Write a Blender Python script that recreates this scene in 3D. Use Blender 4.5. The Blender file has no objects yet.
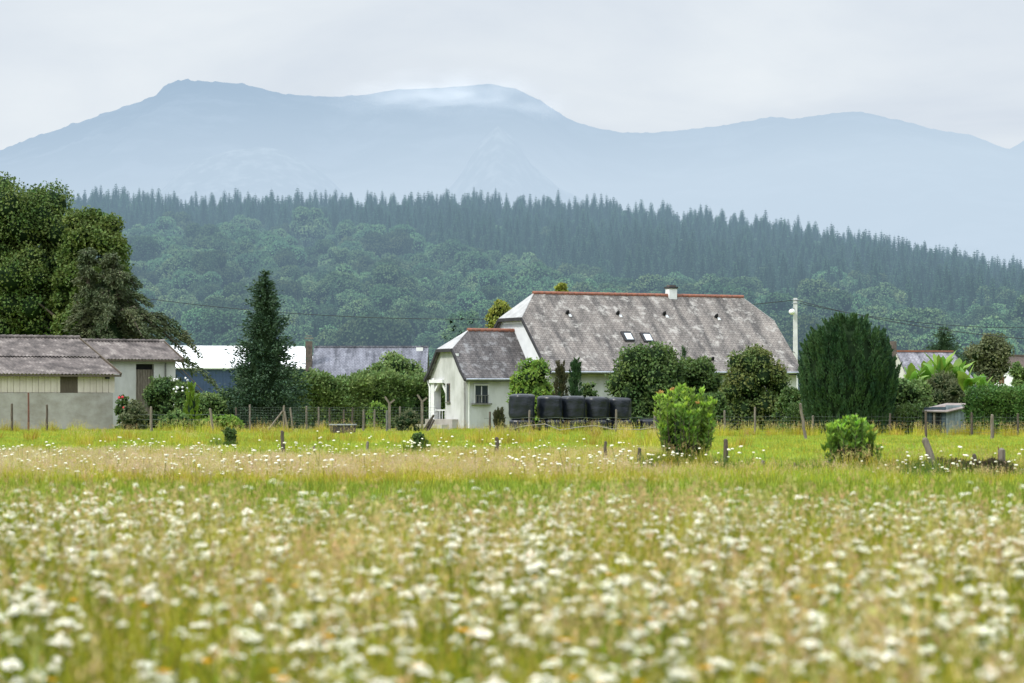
import bpy, math, random
import numpy as np
from mathutils import Vector, Matrix

# ------------------------------------------------------------------ measures
F, HZ, CH = 2844.0, 400.0, 1.6          # focal length in pixels, horizon row, eye height
def wx(px, Y): return (px - 512.0) / F * Y
def wz(py, Y): return CH + (HZ - py) / F * Y
sc = bpy.context.scene
C = sc.collection
rnd = random.Random(7)
R = np.random.default_rng(11)
rad = math.radians

# ------------------------------------------------------------------ world, sun, camera
W = bpy.data.worlds.new('World'); sc.world = W; W.use_nodes = True
nt = W.node_tree; nt.nodes.clear()
N = nt.nodes.new; Lk = nt.links.new
SUN = Vector((-0.62, -0.42, 0.78)).normalized()
el = math.asin(SUN.z); az = math.atan2(SUN.x, SUN.y)
out = N('ShaderNodeOutputWorld'); mix = N('ShaderNodeMixShader')
bg1 = N('ShaderNodeBackground'); bg2 = N('ShaderNodeBackground')
sky = N('ShaderNodeTexSky'); sky.sky_type = 'NISHITA'; sky.sun_disc = False
sky.sun_elevation = el; sky.sun_rotation = az
Lk(sky.outputs[0], bg1.inputs[0]); bg1.inputs[1].default_value = 0.1
tc = N('ShaderNodeTexCoord')
mp = N('ShaderNodeMapping'); mp.inputs['Scale'].default_value = (2.0, 2.0, 6.0)
Lk(tc.outputs['Generated'], mp.inputs[0])
nz = N('ShaderNodeTexNoise'); nz.inputs['Scale'].default_value = 2.6; nz.inputs['Detail'].default_value = 6
nz.inputs['Roughness'].default_value = 0.52; nz.inputs['Distortion'].default_value = 0.5
Lk(mp.outputs[0], nz.inputs['Vector'])
cr = N('ShaderNodeValToRGB')
cr.color_ramp.elements[0].position = 0.34; cr.color_ramp.elements[0].color = (0.665, 0.735, 0.825, 1)
cr.color_ramp.elements[1].position = 0.66; cr.color_ramp.elements[1].color = (0.865, 0.915, 0.950, 1)
Lk(nz.outputs['Fac'], cr.inputs[0])
sp = N('ShaderNodeSeparateXYZ'); Lk(tc.outputs['Generated'], sp.inputs[0])
mr = N('ShaderNodeMapRange'); mr.interpolation_type = 'SMOOTHSTEP'
mr.inputs['From Min'].default_value = 0.16; mr.inputs['From Max'].default_value = 0.75
mr.inputs['To Min'].default_value = 1.0; mr.inputs['To Max'].default_value = 2.7
Lk(sp.outputs['Z'], mr.inputs['Value'])
Lk(cr.outputs[0], bg2.inputs[0]); Lk(mr.outputs[0], bg2.inputs[1])
mix.inputs[0].default_value = 0.97
Lk(bg1.outputs[0], mix.inputs[1]); Lk(bg2.outputs[0], mix.inputs[2]); Lk(mix.outputs[0], out.inputs[0])

sl = bpy.data.lights.new('sun', 'SUN'); sl.energy = 3.0; sl.angle = rad(10); sl.color = (1.0, 0.945, 0.84)
so = bpy.data.objects.new('sun', sl); C.objects.link(so)
so.rotation_euler = (-SUN).to_track_quat('-Z', 'Y').to_euler(); so.location = (0, 0, 60)

cd = bpy.data.cameras.new('camera'); cam = bpy.data.objects.new('camera', cd); C.objects.link(cam)
cam.location = (0, 0, CH); cam.rotation_euler = (rad(90), 0, 0)
cd.sensor_width = 36; cd.lens = F / 1024 * 36; cd.shift_y = (HZ - 341.5) / 1024
cd.clip_start = 0.5; cd.clip_end = 40000
cd.dof.use_dof = True; cd.dof.focus_distance = 150; cd.dof.aperture_fstop = 3.0
sc.camera = cam
sc.view_settings.view_transform = 'Standard'; sc.view_settings.look = 'None'
sc.view_settings.exposure = 0; sc.view_settings.gamma = 1
sc.render.engine = 'CYCLES'
cy = sc.cycles
cy.use_denoising = True; cy.max_bounces = 5; cy.diffuse_bounces = 3; cy.glossy_bounces = 2
cy.transparent_max_bounces = 6; cy.transmission_bounces = 2; cy.sample_clamp_indirect = 4
cy.volume_bounces = 1; cy.caustics_reflective = False; cy.caustics_refractive = False

# ------------------------------------------------------------------ materials
HAZE = (0.310, 0.455, 0.590)
def mat(name, c1, c2=None, scale=4.0, rough=0.85, detail=4, bump=0.0, bscale=None, stretch=(1, 1, 1), island=0.0,
        objrand=0.0, lo=0.35, hi=0.65, haze=None, trans=0.0, spec=0.3, c3=None, metallic=0.0):
    m = bpy.data.materials.new(name); m.use_nodes = True
    t = m.node_tree; t.nodes.clear(); n = t.nodes.new; l = t.links.new
    o = n('ShaderNodeOutputMaterial'); b = n('ShaderNodeBsdfPrincipled')
    b.inputs['Roughness'].default_value = rough; b.inputs['Metallic'].default_value = metallic
    b.inputs['Specular IOR Level'].default_value = spec
    c2 = c2 or tuple(x * 0.75 for x in c1)
    tcn = n('ShaderNodeTexCoord'); mpn = n('ShaderNodeMapping'); mpn.inputs['Scale'].default_value = stretch
    l(tcn.outputs['Object'], mpn.inputs[0])
    no = n('ShaderNodeTexNoise'); no.inputs['Scale'].default_value = scale; no.inputs['Detail'].default_value = detail
    no.inputs['Roughness'].default_value = 0.6
    l(mpn.outputs[0], no.inputs['Vector'])
    ra = n('ShaderNodeValToRGB'); e = ra.color_ramp.elements
    e[0].position = lo; e[0].color = (*c1, 1); e[1].position = hi; e[1].color = (*c2, 1)
    if c3: x = e.new(min(0.98, hi + 0.1)); x.color = (*c3, 1)
    l(no.outputs['Fac'], ra.inputs[0]); col = ra.outputs[0]
    def var(src, amt, col, hue=0.0):
        h = n('ShaderNodeHueSaturation')
        mm = n('ShaderNodeMapRange'); mm.inputs['To Min'].default_value = 1 - amt; mm.inputs['To Max'].default_value = 1 + amt
        l(src, mm.inputs['Value']); l(mm.outputs[0], h.inputs['Value'])
        if hue:
            m2 = n('ShaderNodeMapRange'); m2.inputs['To Min'].default_value = 0.5 - hue; m2.inputs['To Max'].default_value = 0.5 + hue
            w = n('ShaderNodeMath'); w.operation = 'FRACT'; w2 = n('ShaderNodeMath'); w2.operation = 'MULTIPLY'; w2.inputs[1].default_value = 7.31
            l(src, w2.inputs[0]); l(w2.outputs[0], w.inputs[0]); l(w.outputs[0], m2.inputs['Value']); l(m2.outputs[0], h.inputs['Hue'])
        l(col, h.inputs['Color']); return h.outputs[0]
    if island:
        g = n('ShaderNodeNewGeometry'); col = var(g.outputs['Random Per Island'], island, col, 0.02)
    if objrand:
        oi = n('ShaderNodeObjectInfo'); col = var(oi.outputs['Random'], objrand, col, 0.03)
    l(col, b.inputs['Base Color'])
    if bump:
        bn = n('ShaderNodeTexNoise'); bn.inputs['Scale'].default_value = bscale or scale * 4; bn.inputs['Detail'].default_value = 4
        l(mpn.outputs[0], bn.inputs['Vector'])
        bp = n('ShaderNodeBump'); bp.inputs['Strength'].default_value = bump; bp.inputs['Distance'].default_value = 0.05
        l(bn.outputs['Fac'], bp.inputs['Height']); l(bp.outputs[0], b.inputs['Normal'])
    sh = b.outputs[0]
    if trans:
        tr = n('ShaderNodeBsdfTranslucent'); l(col, tr.inputs[0]); ms = n('ShaderNodeMixShader'); ms.inputs[0].default_value = trans
        l(sh, ms.inputs[1]); l(tr.outputs[0], ms.inputs[2]); sh = ms.outputs[0]
    if haze:            # haze painted into the material as emission, stronger the farther off (world Y)
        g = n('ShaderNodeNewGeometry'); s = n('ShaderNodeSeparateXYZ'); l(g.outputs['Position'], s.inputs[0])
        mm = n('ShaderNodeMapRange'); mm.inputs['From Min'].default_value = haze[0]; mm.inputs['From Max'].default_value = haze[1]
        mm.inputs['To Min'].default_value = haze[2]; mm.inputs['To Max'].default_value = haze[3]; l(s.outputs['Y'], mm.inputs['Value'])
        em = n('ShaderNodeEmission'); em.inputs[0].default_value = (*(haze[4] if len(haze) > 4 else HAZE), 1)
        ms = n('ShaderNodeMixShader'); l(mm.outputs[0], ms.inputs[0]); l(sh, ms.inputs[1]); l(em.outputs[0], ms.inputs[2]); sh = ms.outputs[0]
    l(sh, o.inputs[0]); m['b'] = 0
    return m

def slate_mat(name, ang, c_dark, c_mid, lichen, streak=1.0):
    m = bpy.data.materials.new(name); m.use_nodes = True
    t = m.node_tree; t.nodes.clear(); n = t.nodes.new; l = t.links.new
    o = n('ShaderNodeOutputMaterial'); b = n('ShaderNodeBsdfPrincipled'); b.inputs['Roughness'].default_value = 0.75
    b.inputs['Specular IOR Level'].default_value = 0.35
    tcn = n('ShaderNodeTexCoord'); mpn = n('ShaderNodeMapping'); mpn.inputs['Rotation'].default_value = (0, 0, -ang)
    l(tcn.outputs['Object'], mpn.inputs[0]); s = n('ShaderNodeSeparateXYZ'); l(mpn.outputs[0], s.inputs[0])
    mu = n('ShaderNodeMath'); mu.operation = 'MULTIPLY'; mu.inputs[1].default_value = 1.45; l(s.outputs['Z'], mu.inputs[0])
    cb = n('ShaderNodeCombineXYZ'); l(s.outputs['X'], cb.inputs[0]); l(mu.outputs[0], cb.inputs[1])
    br = n('ShaderNodeTexBrick'); br.inputs['Scale'].default_value = 1.0
    br.inputs['Brick Width'].default_value = 0.24; br.inputs['Row Height'].default_value = 0.15
    br.inputs['Mortar Size'].default_value = 0.012; br.inputs['Color1'].default_value = (*c_dark, 1)
    br.inputs['Color2'].default_value = (*c_mid, 1); br.inputs['Mortar'].default_value = (*[x * 0.4 for x in c_dark], 1)
    l(cb.outputs[0], br.inputs['Vector'])
    # weather streaks run down the slope; lichen sits in pale patches
    m2 = n('ShaderNodeMapping'); m2.inputs['Scale'].default_value = (0.95, 0.22, 1); m2.inputs['Rotation'].default_value = (0, 0, -0.32)
    l(cb.outputs[0], m2.inputs[0])
    n1 = n('ShaderNodeTexNoise'); n1.inputs['Scale'].default_value = 1.5; n1.inputs['Detail'].default_value = 7; n1.inputs['Roughness'].default_value = 0.7
    l(m2.outputs[0], n1.inputs['Vector'])
    r1 = n('ShaderNodeValToRGB'); r1.color_ramp.elements[0].position = 0.38; r1.color_ramp.elements[1].position = 0.66
    r1.color_ramp.elements[0].color = (0.42, 0.42, 0.44, 1); r1.color_ramp.elements[1].color = (1.5, 1.45, 1.42, 1)
    l(n1.outputs['Fac'], r1.inputs[0])
    mm = n('ShaderNodeMix'); mm.data_type = 'RGBA'; mm.blend_type = 'MULTIPLY'; mm.inputs['Factor'].default_value = streak
    l(br.outputs['Color'], mm.inputs['A']); l(r1.outputs[0], mm.inputs['B'])
    n2 = n('ShaderNodeTexNoise'); n2.inputs['Scale'].default_value = 1.3; n2.inputs['Detail'].default_value = 10; n2.inputs['Roughness'].default_value = 0.78
    l(cb.outputs[0], n2.inputs['Vector'])
    r2 = n('ShaderNodeValToRGB'); r2.color_ramp.elements[0].position = 0.52; r2.color_ramp.elements[1].position = 0.62
    r2.color_ramp.elements[1].color = (0.85, 0.85, 0.85, 1)
    l(n2.outputs['Fac'], r2.inputs[0])
    m3 = n('ShaderNodeMix'); m3.data_type = 'RGBA'; l(r2.outputs[0], m3.inputs['Factor']); l(mm.outputs['Result'], m3.inputs['A'])
    m3.inputs['B'].default_value = (*lichen, 1)
    l(m3.outputs['Result'], b.inputs['Base Color'])
    bp = n('ShaderNodeBump'); bp.inputs['Strength'].default_value = 0.7; bp.inputs['Distance'].default_value = 0.03
    l(br.outputs['Color'], bp.inputs['Height']); l(bp.outputs[0], b.inputs['Normal'])
    l(b.outputs[0], o.inputs[0]); return m

A1 = rad(27)      # farmhouse turned to the left
AB = rad(30)      # barns
M = {}
M['render'] = mat('old_white_render', (0.54, 0.55, 0.55), (0.34, 0.35, 0.33), 1.3, detail=8, bump=0.3, bscale=9, lo=0.42, hi=0.72, stretch=(1, 1, 0.45), c3=(0.22, 0.23, 0.20))
M['render2'] = mat('white_gable_render', (0.74, 0.76, 0.80), (0.62, 0.64, 0.68), 1.0, detail=6, bump=0.2, bscale=8)
M['block'] = mat('concrete_block', (0.43, 0.41, 0.38), (0.30, 0.275, 0.24), 1.2, detail=9, bump=0.3, bscale=7, stretch=(1, 1, 1.3))
M['cream'] = mat('cream_sheet', (0.64, 0.575, 0.50), (0.54, 0.48, 0.41), 1.5, detail=5)
M['greywall'] = mat('weathered_wall', (0.56, 0.56, 0.54), (0.40, 0.40, 0.38), 1.0, detail=8, bump=0.3, stretch=(1, 1, 0.5))
M['slate'] = slate_mat('old_slate', A1, (0.178, 0.163, 0.152), (0.225, 0.206, 0.192), (0.42, 0.40, 0.375))
M['slate_dark'] = slate_mat('dark_slate', A1, (0.098, 0.092, 0.094), (0.140, 0.131, 0.132), (0.26, 0.26, 0.27))
M['slate_far'] = slate_mat('far_slate', 0.0, (0.135, 0.145, 0.18), (0.175, 0.185, 0.225), (0.23, 0.24, 0.28))
M['slate_blue'] = slate_mat('blue_slate', rad(15), (0.17, 0.17, 0.20), (0.24, 0.24, 0.28), (0.3, 0.3, 0.34))
M['hip'] = mat('sunlit_hip', (0.42, 0.425, 0.43), (0.31, 0.31, 0.315), 2.5, detail=7, bump=0.2)  # hip ends coloured paler than the slate to paint in light falling there
M['fascia'] = mat('dark_fascia', (0.045, 0.045, 0.05), (0.03, 0.03, 0.032), 3)
M['ridge'] = mat('terracotta', (0.30, 0.115, 0.07), (0.19, 0.09, 0.07), 5, detail=6, c3=(0.2, 0.17, 0.15))
M['fibro'] = mat('fibre_cement', (0.055, 0.047, 0.045), (0.140, 0.120, 0.113), 1.6, detail=12, c3=(0.24, 0.215, 0.20), lo=0.36, hi=0.56)
M['wood'] = mat('weathered_wood', (0.12, 0.095, 0.075), (0.06, 0.048, 0.038), 6, stretch=(3, 3, 0.5), bump=0.5, detail=6)
M['greywood'] = mat('grey_wood', (0.23, 0.20, 0.165), (0.12, 0.10, 0.08), 6, stretch=(3, 3, 0.4), bump=0.5, detail=6)
M['redpost'] = mat('rusty_post', (0.17, 0.07, 0.05), (0.10, 0.05, 0.04), 6)
M['darkboard'] = mat('dark_board', (0.11, 0.09, 0.065), (0.075, 0.06, 0.045), 5, stretch=(4, 4, 0.5))
M['white'] = mat('white_paint', (0.78, 0.79, 0.80), (0.68, 0.69, 0.70), 3, rough=0.5)
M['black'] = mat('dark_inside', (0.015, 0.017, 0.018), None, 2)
M['glass'] = mat('dark_glass', (0.05, 0.06, 0.07), None, 2, rough=0.08, spec=0.8)
M['skylight'] = mat('skylight_glass', (0.62, 0.68, 0.74), (0.5, 0.56, 0.62), 2, rough=0.15, spec=0.8)
M['zinc'] = mat('zinc', (0.42, 0.45, 0.5), (0.30, 0.32, 0.36), 3, rough=0.4, metallic=0.4)
M['concrete'] = mat('pale_concrete', (0.62, 0.63, 0.63), (0.50, 0.50, 0.50), 3, detail=6)
M['concrete2'] = mat('old_concrete', (0.20, 0.20, 0.19), (0.12, 0.12, 0.11), 6, detail=6)
M['plastic'] = mat('black_wrap', (0.007, 0.010, 0.016), (0.013, 0.017, 0.026), 3, rough=0.33, spec=0.5, bump=0.30, bscale=5, stretch=(1, 1, 2.5))
M['roofwhite'] = mat('white_sheet_roof', (0.86, 0.87, 0.89), (0.76, 0.78, 0.80), 0.5, rough=0.5)
M['bluewall'] = mat('blue_sheet', (0.048, 0.080, 0.155), (0.036, 0.062, 0.125), 0.6, rough=0.55)
M['brick'] = mat('sooty_brick', (0.14, 0.11, 0.10), (0.07, 0.06, 0.06), 4, detail=7, bump=0.4)
M['shedwall'] = mat('blue_grey_sheet', (0.26, 0.32, 0.36), (0.15, 0.18, 0.19), 2.2, detail=8, stretch=(1, 1, 0.5))
M['shedfront'] = mat('dark_blue_sheet', (0.055, 0.085, 0.11), (0.035, 0.05, 0.06), 2.2, detail=8, stretch=(1, 1, 0.5))
M['shedroof'] = mat('rusty_sheet', (0.30, 0.27, 0.26), (0.17, 0.13, 0.12), 2.5, detail=8)
M['brownroof'] = mat('brown_tile', (0.17, 0.125, 0.11), (0.11, 0.085, 0.08), 3, detail=8, bump=0.6)
M['wire'] = mat('fence_wire', (0.12, 0.15, 0.13), None, 3, rough=0.5)
M['cable'] = mat('cable_rubber', (0.03, 0.035, 0.04), None, 3)
M['rope'] = mat('bleached_rail', (0.30, 0.28, 0.25), None, 6)
M['bark'] = mat('bark', (0.10, 0.08, 0.06), (0.06, 0.05, 0.04), 5, bump=0.6)
M['tough'] = mat('trough_metal', (0.045, 0.045, 0.05), (0.08, 0.06, 0.055), 3)
def leafm(name, c1, c2, **k):
    k.setdefault('island', 0.27); k.setdefault('trans', 0.22)
    return mat(name, c1, c2, k.pop('scale', 0.8), rough=0.6, detail=5, **k)
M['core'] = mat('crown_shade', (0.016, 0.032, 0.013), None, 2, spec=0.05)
M['oak'] = leafm('oak_leaf', (0.062, 0.125, 0.026), (0.130, 0.175, 0.040), scale=0.45)
M['cedar'] = leafm('cedar_needle', (0.052, 0.088, 0.036), (0.100, 0.115, 0.052), scale=0.5, trans=0.08)
M['spruce'] = leafm('spruce_needle', (0.028, 0.068, 0.036), (0.055, 0.100, 0.048), scale=0.7, trans=0.08)
M['cypress'] = leafm('cypress_needle', (0.030, 0.082, 0.036), (0.066, 0.130, 0.046), scale=0.9, trans=0.10)
M['hedge'] = leafm('hedge_leaf', (0.100, 0.175, 0.055), (0.200, 0.280, 0.085), scale=0.5)
M['hedge2'] = leafm('box_leaf', (0.055, 0.130, 0.030), (0.10, 0.19, 0.040), scale=0.5)
M['laurel'] = leafm('laurel_leaf', (0.060, 0.120, 0.034), (0.120, 0.180, 0.046), scale=0.6)
M['autumn'] = leafm('brownish_leaf', (0.075, 0.140, 0.036), (0.155, 0.165, 0.045), scale=0.7)
M['thuja'] = leafm('thuja_leaf', (0.058, 0.072, 0.032), (0.095, 0.085, 0.045), scale=1.0, trans=0.08)
M['fresh'] = leafm('fresh_leaf', (0.120, 0.230, 0.040), (0.26, 0.38, 0.065), scale=1.2, trans=0.35)
M['bright'] = leafm('bright_leaf', (0.27, 0.48, 0.045), (0.42, 0.58, 0.09), scale=1.2, trans=0.4)
M['midleaf'] = leafm('mid_leaf', (0.105, 0.190, 0.055), (0.18, 0.26, 0.075), scale=0.8)
M['yellowleaf'] = leafm('yellow_leaf', (0.34, 0.34, 0.055), (0.22, 0.27, 0.06), scale=0.5)
M['lime'] = leafm('lime_leaf', (0.26, 0.38, 0.045), (0.15, 0.26, 0.04), scale=1.5)
M['grey_green'] = leafm('grey_green_leaf', (0.105, 0.130, 0.060), (0.16, 0.175, 0.085), scale=0.7)
M['banana'] = mat('banana_leaf', (0.22, 0.37, 0.05), (0.13, 0.25, 0.04), 1.2, island=0.3, trans=0.4, rough=0.5)
M['twig'] = leafm('dry_weed', (0.060, 0.042, 0.026), (0.085, 0.080, 0.035), scale=2)
M['orangetip'] = leafm('orange_tip', (0.55, 0.25, 0.08), (0.45, 0.30, 0.10), scale=2)
M['redpetal'] = mat('red_petal', (0.62, 0.05, 0.07), (0.45, 0.04, 0.06), 6)
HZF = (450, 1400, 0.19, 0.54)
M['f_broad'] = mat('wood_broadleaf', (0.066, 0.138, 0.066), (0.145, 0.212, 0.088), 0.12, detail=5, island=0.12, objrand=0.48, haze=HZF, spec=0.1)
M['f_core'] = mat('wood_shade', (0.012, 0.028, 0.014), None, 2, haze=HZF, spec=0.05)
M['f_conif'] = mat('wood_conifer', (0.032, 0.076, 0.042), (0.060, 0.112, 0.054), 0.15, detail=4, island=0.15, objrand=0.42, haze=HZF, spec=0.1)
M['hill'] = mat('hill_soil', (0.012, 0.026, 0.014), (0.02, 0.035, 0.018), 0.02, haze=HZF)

# ------------------------------------------------------------------ mesh builder
class MB:
    def __init__(s): s.v = []; s.l = []; s.t = []; s.m = []; s.n = 0; s.sm = []
    def arr(s, V, Fi, mi=0, smooth=False):
        V = np.asarray(V, float).reshape(-1, 3); Fi = np.asarray(Fi, int)
        s.v.append(V); s.l.append(Fi.ravel() + s.n); s.t.append(np.full(len(Fi), Fi.shape[1])); s.m.append(np.full(len(Fi), mi))
        s.sm.append(np.full(len(Fi), smooth)); s.n += len(V)
    def poly(s, pts, mi=0): s.arr(pts, [list(range(len(pts)))], mi)
    def prism(s, bot, top, mi=0):
        n = len(bot); V = [tuple(p) for p in bot] + [tuple(p) for p in top]
        s.arr(V, [[i, (i + 1) % n, n + (i + 1) % n, n + i] for i in range(n)], mi)
        s.poly(list(reversed([tuple(p) for p in bot])), mi); s.poly([tuple(p) for p in top], mi)
    def slab(s, pts, th, mi=0):
        P = [Vector(p) for p in pts]; nn = (P[1] - P[0]).cross(P[2] - P[1]).normalized()
        if nn.z < 0: P.reverse(); nn = -nn
        s.prism([p - nn * th for p in P], P, mi)
    def box(s, c, d, rz=0.0, mi=0):
        cx, cyy, cz = c; hx, hy, hz = d[0] / 2, d[1] / 2, d[2] / 2; a, b = math.cos(rz), math.sin(rz)
        q = [(cx + x * a - y * b, cyy + x * b + y * a) for x, y in ((-hx, -hy), (hx, -hy), (hx, hy), (-hx, hy))]
        s.prism([(x, y, cz - hz) for x, y in q], [(x, y, cz + hz) for x, y in q], mi)
    def bar(s, p, q, w, h=None, mi=0):
        h = h or w; p, q = Vector(p), Vector(q); d = (q - p).normalized()
        up = Vector((0, 0, 1)) if abs(d.z) < 0.9 else Vector((0, 1, 0))
        a = d.cross(up).normalized() * w / 2; b = a.cross(d).normalized() * h / 2
        s.prism([p - a - b, p + a - b, p + a + b, p - a + b], [q - a - b, q + a - b, q + a + b, q - a + b], mi)
    def tube(s, pts, rs, n=6, mi=0, smooth=True):
        P = [Vector(p) for p in pts]; V = []
        if not hasattr(rs, '__len__'): rs = [rs] * len(P)
        for i, p in enumerate(P):
            d = (P[min(i + 1, len(P) - 1)] - P[max(i - 1, 0)]).normalized()
            up = Vector((0, 0, 1)) if abs(d.z) < 0.9 else Vector((1, 0, 0))
            a = d.cross(up).normalized(); b = a.cross(d)
            for k in range(n):
                t = 2 * math.pi * k / n; V.append(p + (a * math.cos(t) + b * math.sin(t)) * rs[i])
        Fq = [[i * n + k, i * n + (k + 1) % n, (i + 1) * n + (k + 1) % n, (i + 1) * n + k] for i in range(len(P) - 1) for k in range(n)]
        s.arr([tuple(x) for x in V], Fq, mi, smooth)
        s.poly([tuple(V[k]) for k in range(n)], mi); s.poly([tuple(x) for x in V[-n:]], mi)
    def lathe(s, prof, c=(0, 0, 0), n=24, mi=0, warp=None):
        V = []
        for r, z in prof:
            for k in range(n):
                t = 2 * math.pi * k / n; f = warp(t, z) if warp else 1
                V.append((c[0] + r * f * math.cos(t), c[1] + r * f * math.sin(t), c[2] + z))
        s.arr(V, [[i * n + k, i * n + (k + 1) % n, (i + 1) * n + (k + 1) % n, (i + 1) * n + k] for i in range(len(prof) - 1) for k in range(n)], mi, True)
        s.poly(list(reversed(V[:n])), mi); s.poly(V[-n:], mi)
    def blob(s, c, r, mi=0, seed=0, rough=0.15, squash=1.0, seg=8):
        rg = np.random.default_rng(seed); V = []; n = seg * 2
        for i in range(seg + 1):
            ph = math.pi * i / seg
            for k in range(n):
                f = 1 + rg.uniform(-rough, rough); t = 2 * math.pi * k / n
                V.append((c[0] + r * f * math.sin(ph) * math.cos(t), c[1] + r * f * math.sin(ph) * math.sin(t), c[2] + r * squash * f * math.cos(ph)))
        s.arr(V, [[i * n + k, (i + 1) * n + k, (i + 1) * n + (k + 1) % n, i * n + (k + 1) % n] for i in range(seg) for k in range(n)], mi, True)
    def leaves(s, Cn, D, L, Wd, mi=0, rg=R, fold=0.25, nrm=None):
        Cn = np.asarray(Cn, float); n = len(Cn); D = np.asarray(D, float); D = D / (np.linalg.norm(D, axis=1, keepdims=True) + 1e-9)
        Q = rg.normal(size=(n, 3)) if nrm is None else nrm + rg.normal(0, .38, (n, 3)); S = np.cross(D, Q); S /= (np.linalg.norm(S, axis=1, keepdims=True) + 1e-9); U = np.cross(S, D)
        L = (np.ones(n) * L * rg.uniform(0.7, 1.3, n))[:, None]; Wd = (np.ones(n) * Wd * rg.uniform(0.7, 1.3, n))[:, None]
        V = np.stack([Cn, Cn + D * L * 0.45 + S * Wd / 2 + U * Wd * fold, Cn + D * L, Cn + D * L * 0.45 - S * Wd / 2 + U * Wd * fold], 1).reshape(-1, 3)
        s.arr(V, np.arange(4 * n).reshape(-1, 4), mi)
    def mesh(s, name, mats, off=(0, 0, 0)):
        me = bpy.data.meshes.new(name); V = np.concatenate(s.v) - np.asarray(off, float)
        Lp = np.concatenate(s.l); T = np.concatenate(s.t)
        me.vertices.add(len(V)); me.vertices.foreach_set('co', V.astype(np.float32).ravel())
        me.loops.add(len(Lp)); me.loops.foreach_set('vertex_index', Lp.astype(np.int32))
        me.polygons.add(len(T)); me.polygons.foreach_set('loop_start', (np.cumsum(T) - T).astype(np.int32))
        me.polygons.foreach_set('loop_total', T.astype(np.int32))
        me.polygons.foreach_set('material_index', np.concatenate(s.m).astype(np.int32))
        me.polygons.foreach_set('use_smooth', np.concatenate(s.sm).astype(bool))
        me.update(calc_edges=True)
        for m in (mats if isinstance(mats, (list, tuple)) else [mats]): me.materials.append(m)
        return me
    def build(s, name, mats, parent=None, loc=None, link=True):
        """one mesh object; under a parent the world coordinates become the parent's own"""
        if parent is not None:
            root = parent
            while root.parent: root = root.parent
            o = bpy.data.objects.new(name, s.mesh(name, mats, root.location)); o.parent = parent
        else:
            loc = loc if loc is not None else (0, 0, 0)
            o = bpy.data.objects.new(name, s.mesh(name, mats, loc)); o.location = loc
        if link: C.objects.link(o)
        return o

def tag(o, label=None, cat=None, group=None, kind=None):
    if label: o['label'] = label
    if cat: o['category'] = cat
    if group: o['group'] = group
    if kind: o['kind'] = kind
    return o
def thing(name, loc, label, cat, group=None):
    o = bpy.data.objects.new(name, None); C.objects.link(o); o.location = loc; o.empty_display_size = 0.2
    return tag(o, label, cat, group)
def dup(root, loc, rz=0.0, s=1.0, label=None, group=None, parent=None):
    r = root.copy(); C.objects.link(r); r.location = loc; r.rotation_euler = (0, 0, rz); r.scale = (s, s, s) if not hasattr(s, '__len__') else s
    if label: r['label'] = label
    if group: r['group'] = group
    for ch in list(root.children):
        c = ch.copy(); C.objects.link(c); c.parent = r
        for g in ch.children:
            d = g.copy(); C.objects.link(d); d.parent = c
    return r

# ------------------------------------------------------------------ plant builders
def sph(n, rg):
    v = rg.normal(size=(n, 3)); return v / np.linalg.norm(v, axis=1, keepdims=True)
def clump_crown(mb, cs, rs, n, L, Wd, rg, up=0.25, squash=1.0, jit=0.16, core=0.8, cmi=1, rand=0.55):
    cs = np.asarray(cs, float); rs = np.asarray(rs, float)
    p = rs ** 2; p /= p.sum(); k = rg.choice(len(cs), n, p=p)
    d = sph(n, rg); d[:, 2] = np.where((d[:, 2] < -0.3) & (rg.random(n) < 0.6), -d[:, 2], d[:, 2])
    r = rs[k] * (1 + rg.normal(0, jit, n)); P = cs[k] + d * r[:, None] * np.array([1, 1, squash])
    tg = np.cross(d, sph(n, rg)); D = tg + d * rand * .8 + rg.normal(0, rand * .6, (n, 3)); D[:, 2] += up
    mb.leaves(P, D, L, Wd, 0, rg, nrm=d + [0, 0, .25])
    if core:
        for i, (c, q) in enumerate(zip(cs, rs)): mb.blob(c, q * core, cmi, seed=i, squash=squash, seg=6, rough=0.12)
def ellipsoid_clumps(c, rx, ry, rz, k, rr, rg, flat_bottom=-0.55):
    d = sph(k * 3, rg); d = d[d[:, 2] > flat_bottom][:k]
    q = rg.uniform(0.60, 0.80, len(d))[:, None]
    cs = np.asarray(c) + d * q * np.array([rx, ry, rz])
    m = min(rx, ry, rz)
    rs = rg.uniform(rr[0], rr[1], len(d)) * m
    cs = np.vstack([cs, np.asarray(c)[None]]); rs = np.append(rs, m * 0.55)
    return cs, rs
def trunk_of(mb, base, h, r, rg, limbs=4):
    b = Vector(base); top = b + Vector((rg.normal(0, .03) * h, rg.normal(0, .03) * h, h))
    mb.tube([b, b.lerp(top, 0.35) + Vector((rg.normal(0, .02) * h, 0, 0)), b.lerp(top, 0.7), top], [r, r * 0.75, r * 0.5, r * 0.25], 8)
    for i in range(limbs):
        a = rg.uniform(0, 6.28); t = rg.uniform(0.35, 0.8); s = b.lerp(top, t); ln = h * rg.uniform(0.3, 0.45)
        e = s + Vector((math.cos(a) * ln, math.sin(a) * ln, ln * 0.7))
        mb.tube([s, s.lerp(e, 0.5) + Vector((0, 0, -0.05 * ln)), e], [r * 0.4, r * 0.25, r * 0.1], 6)

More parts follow.
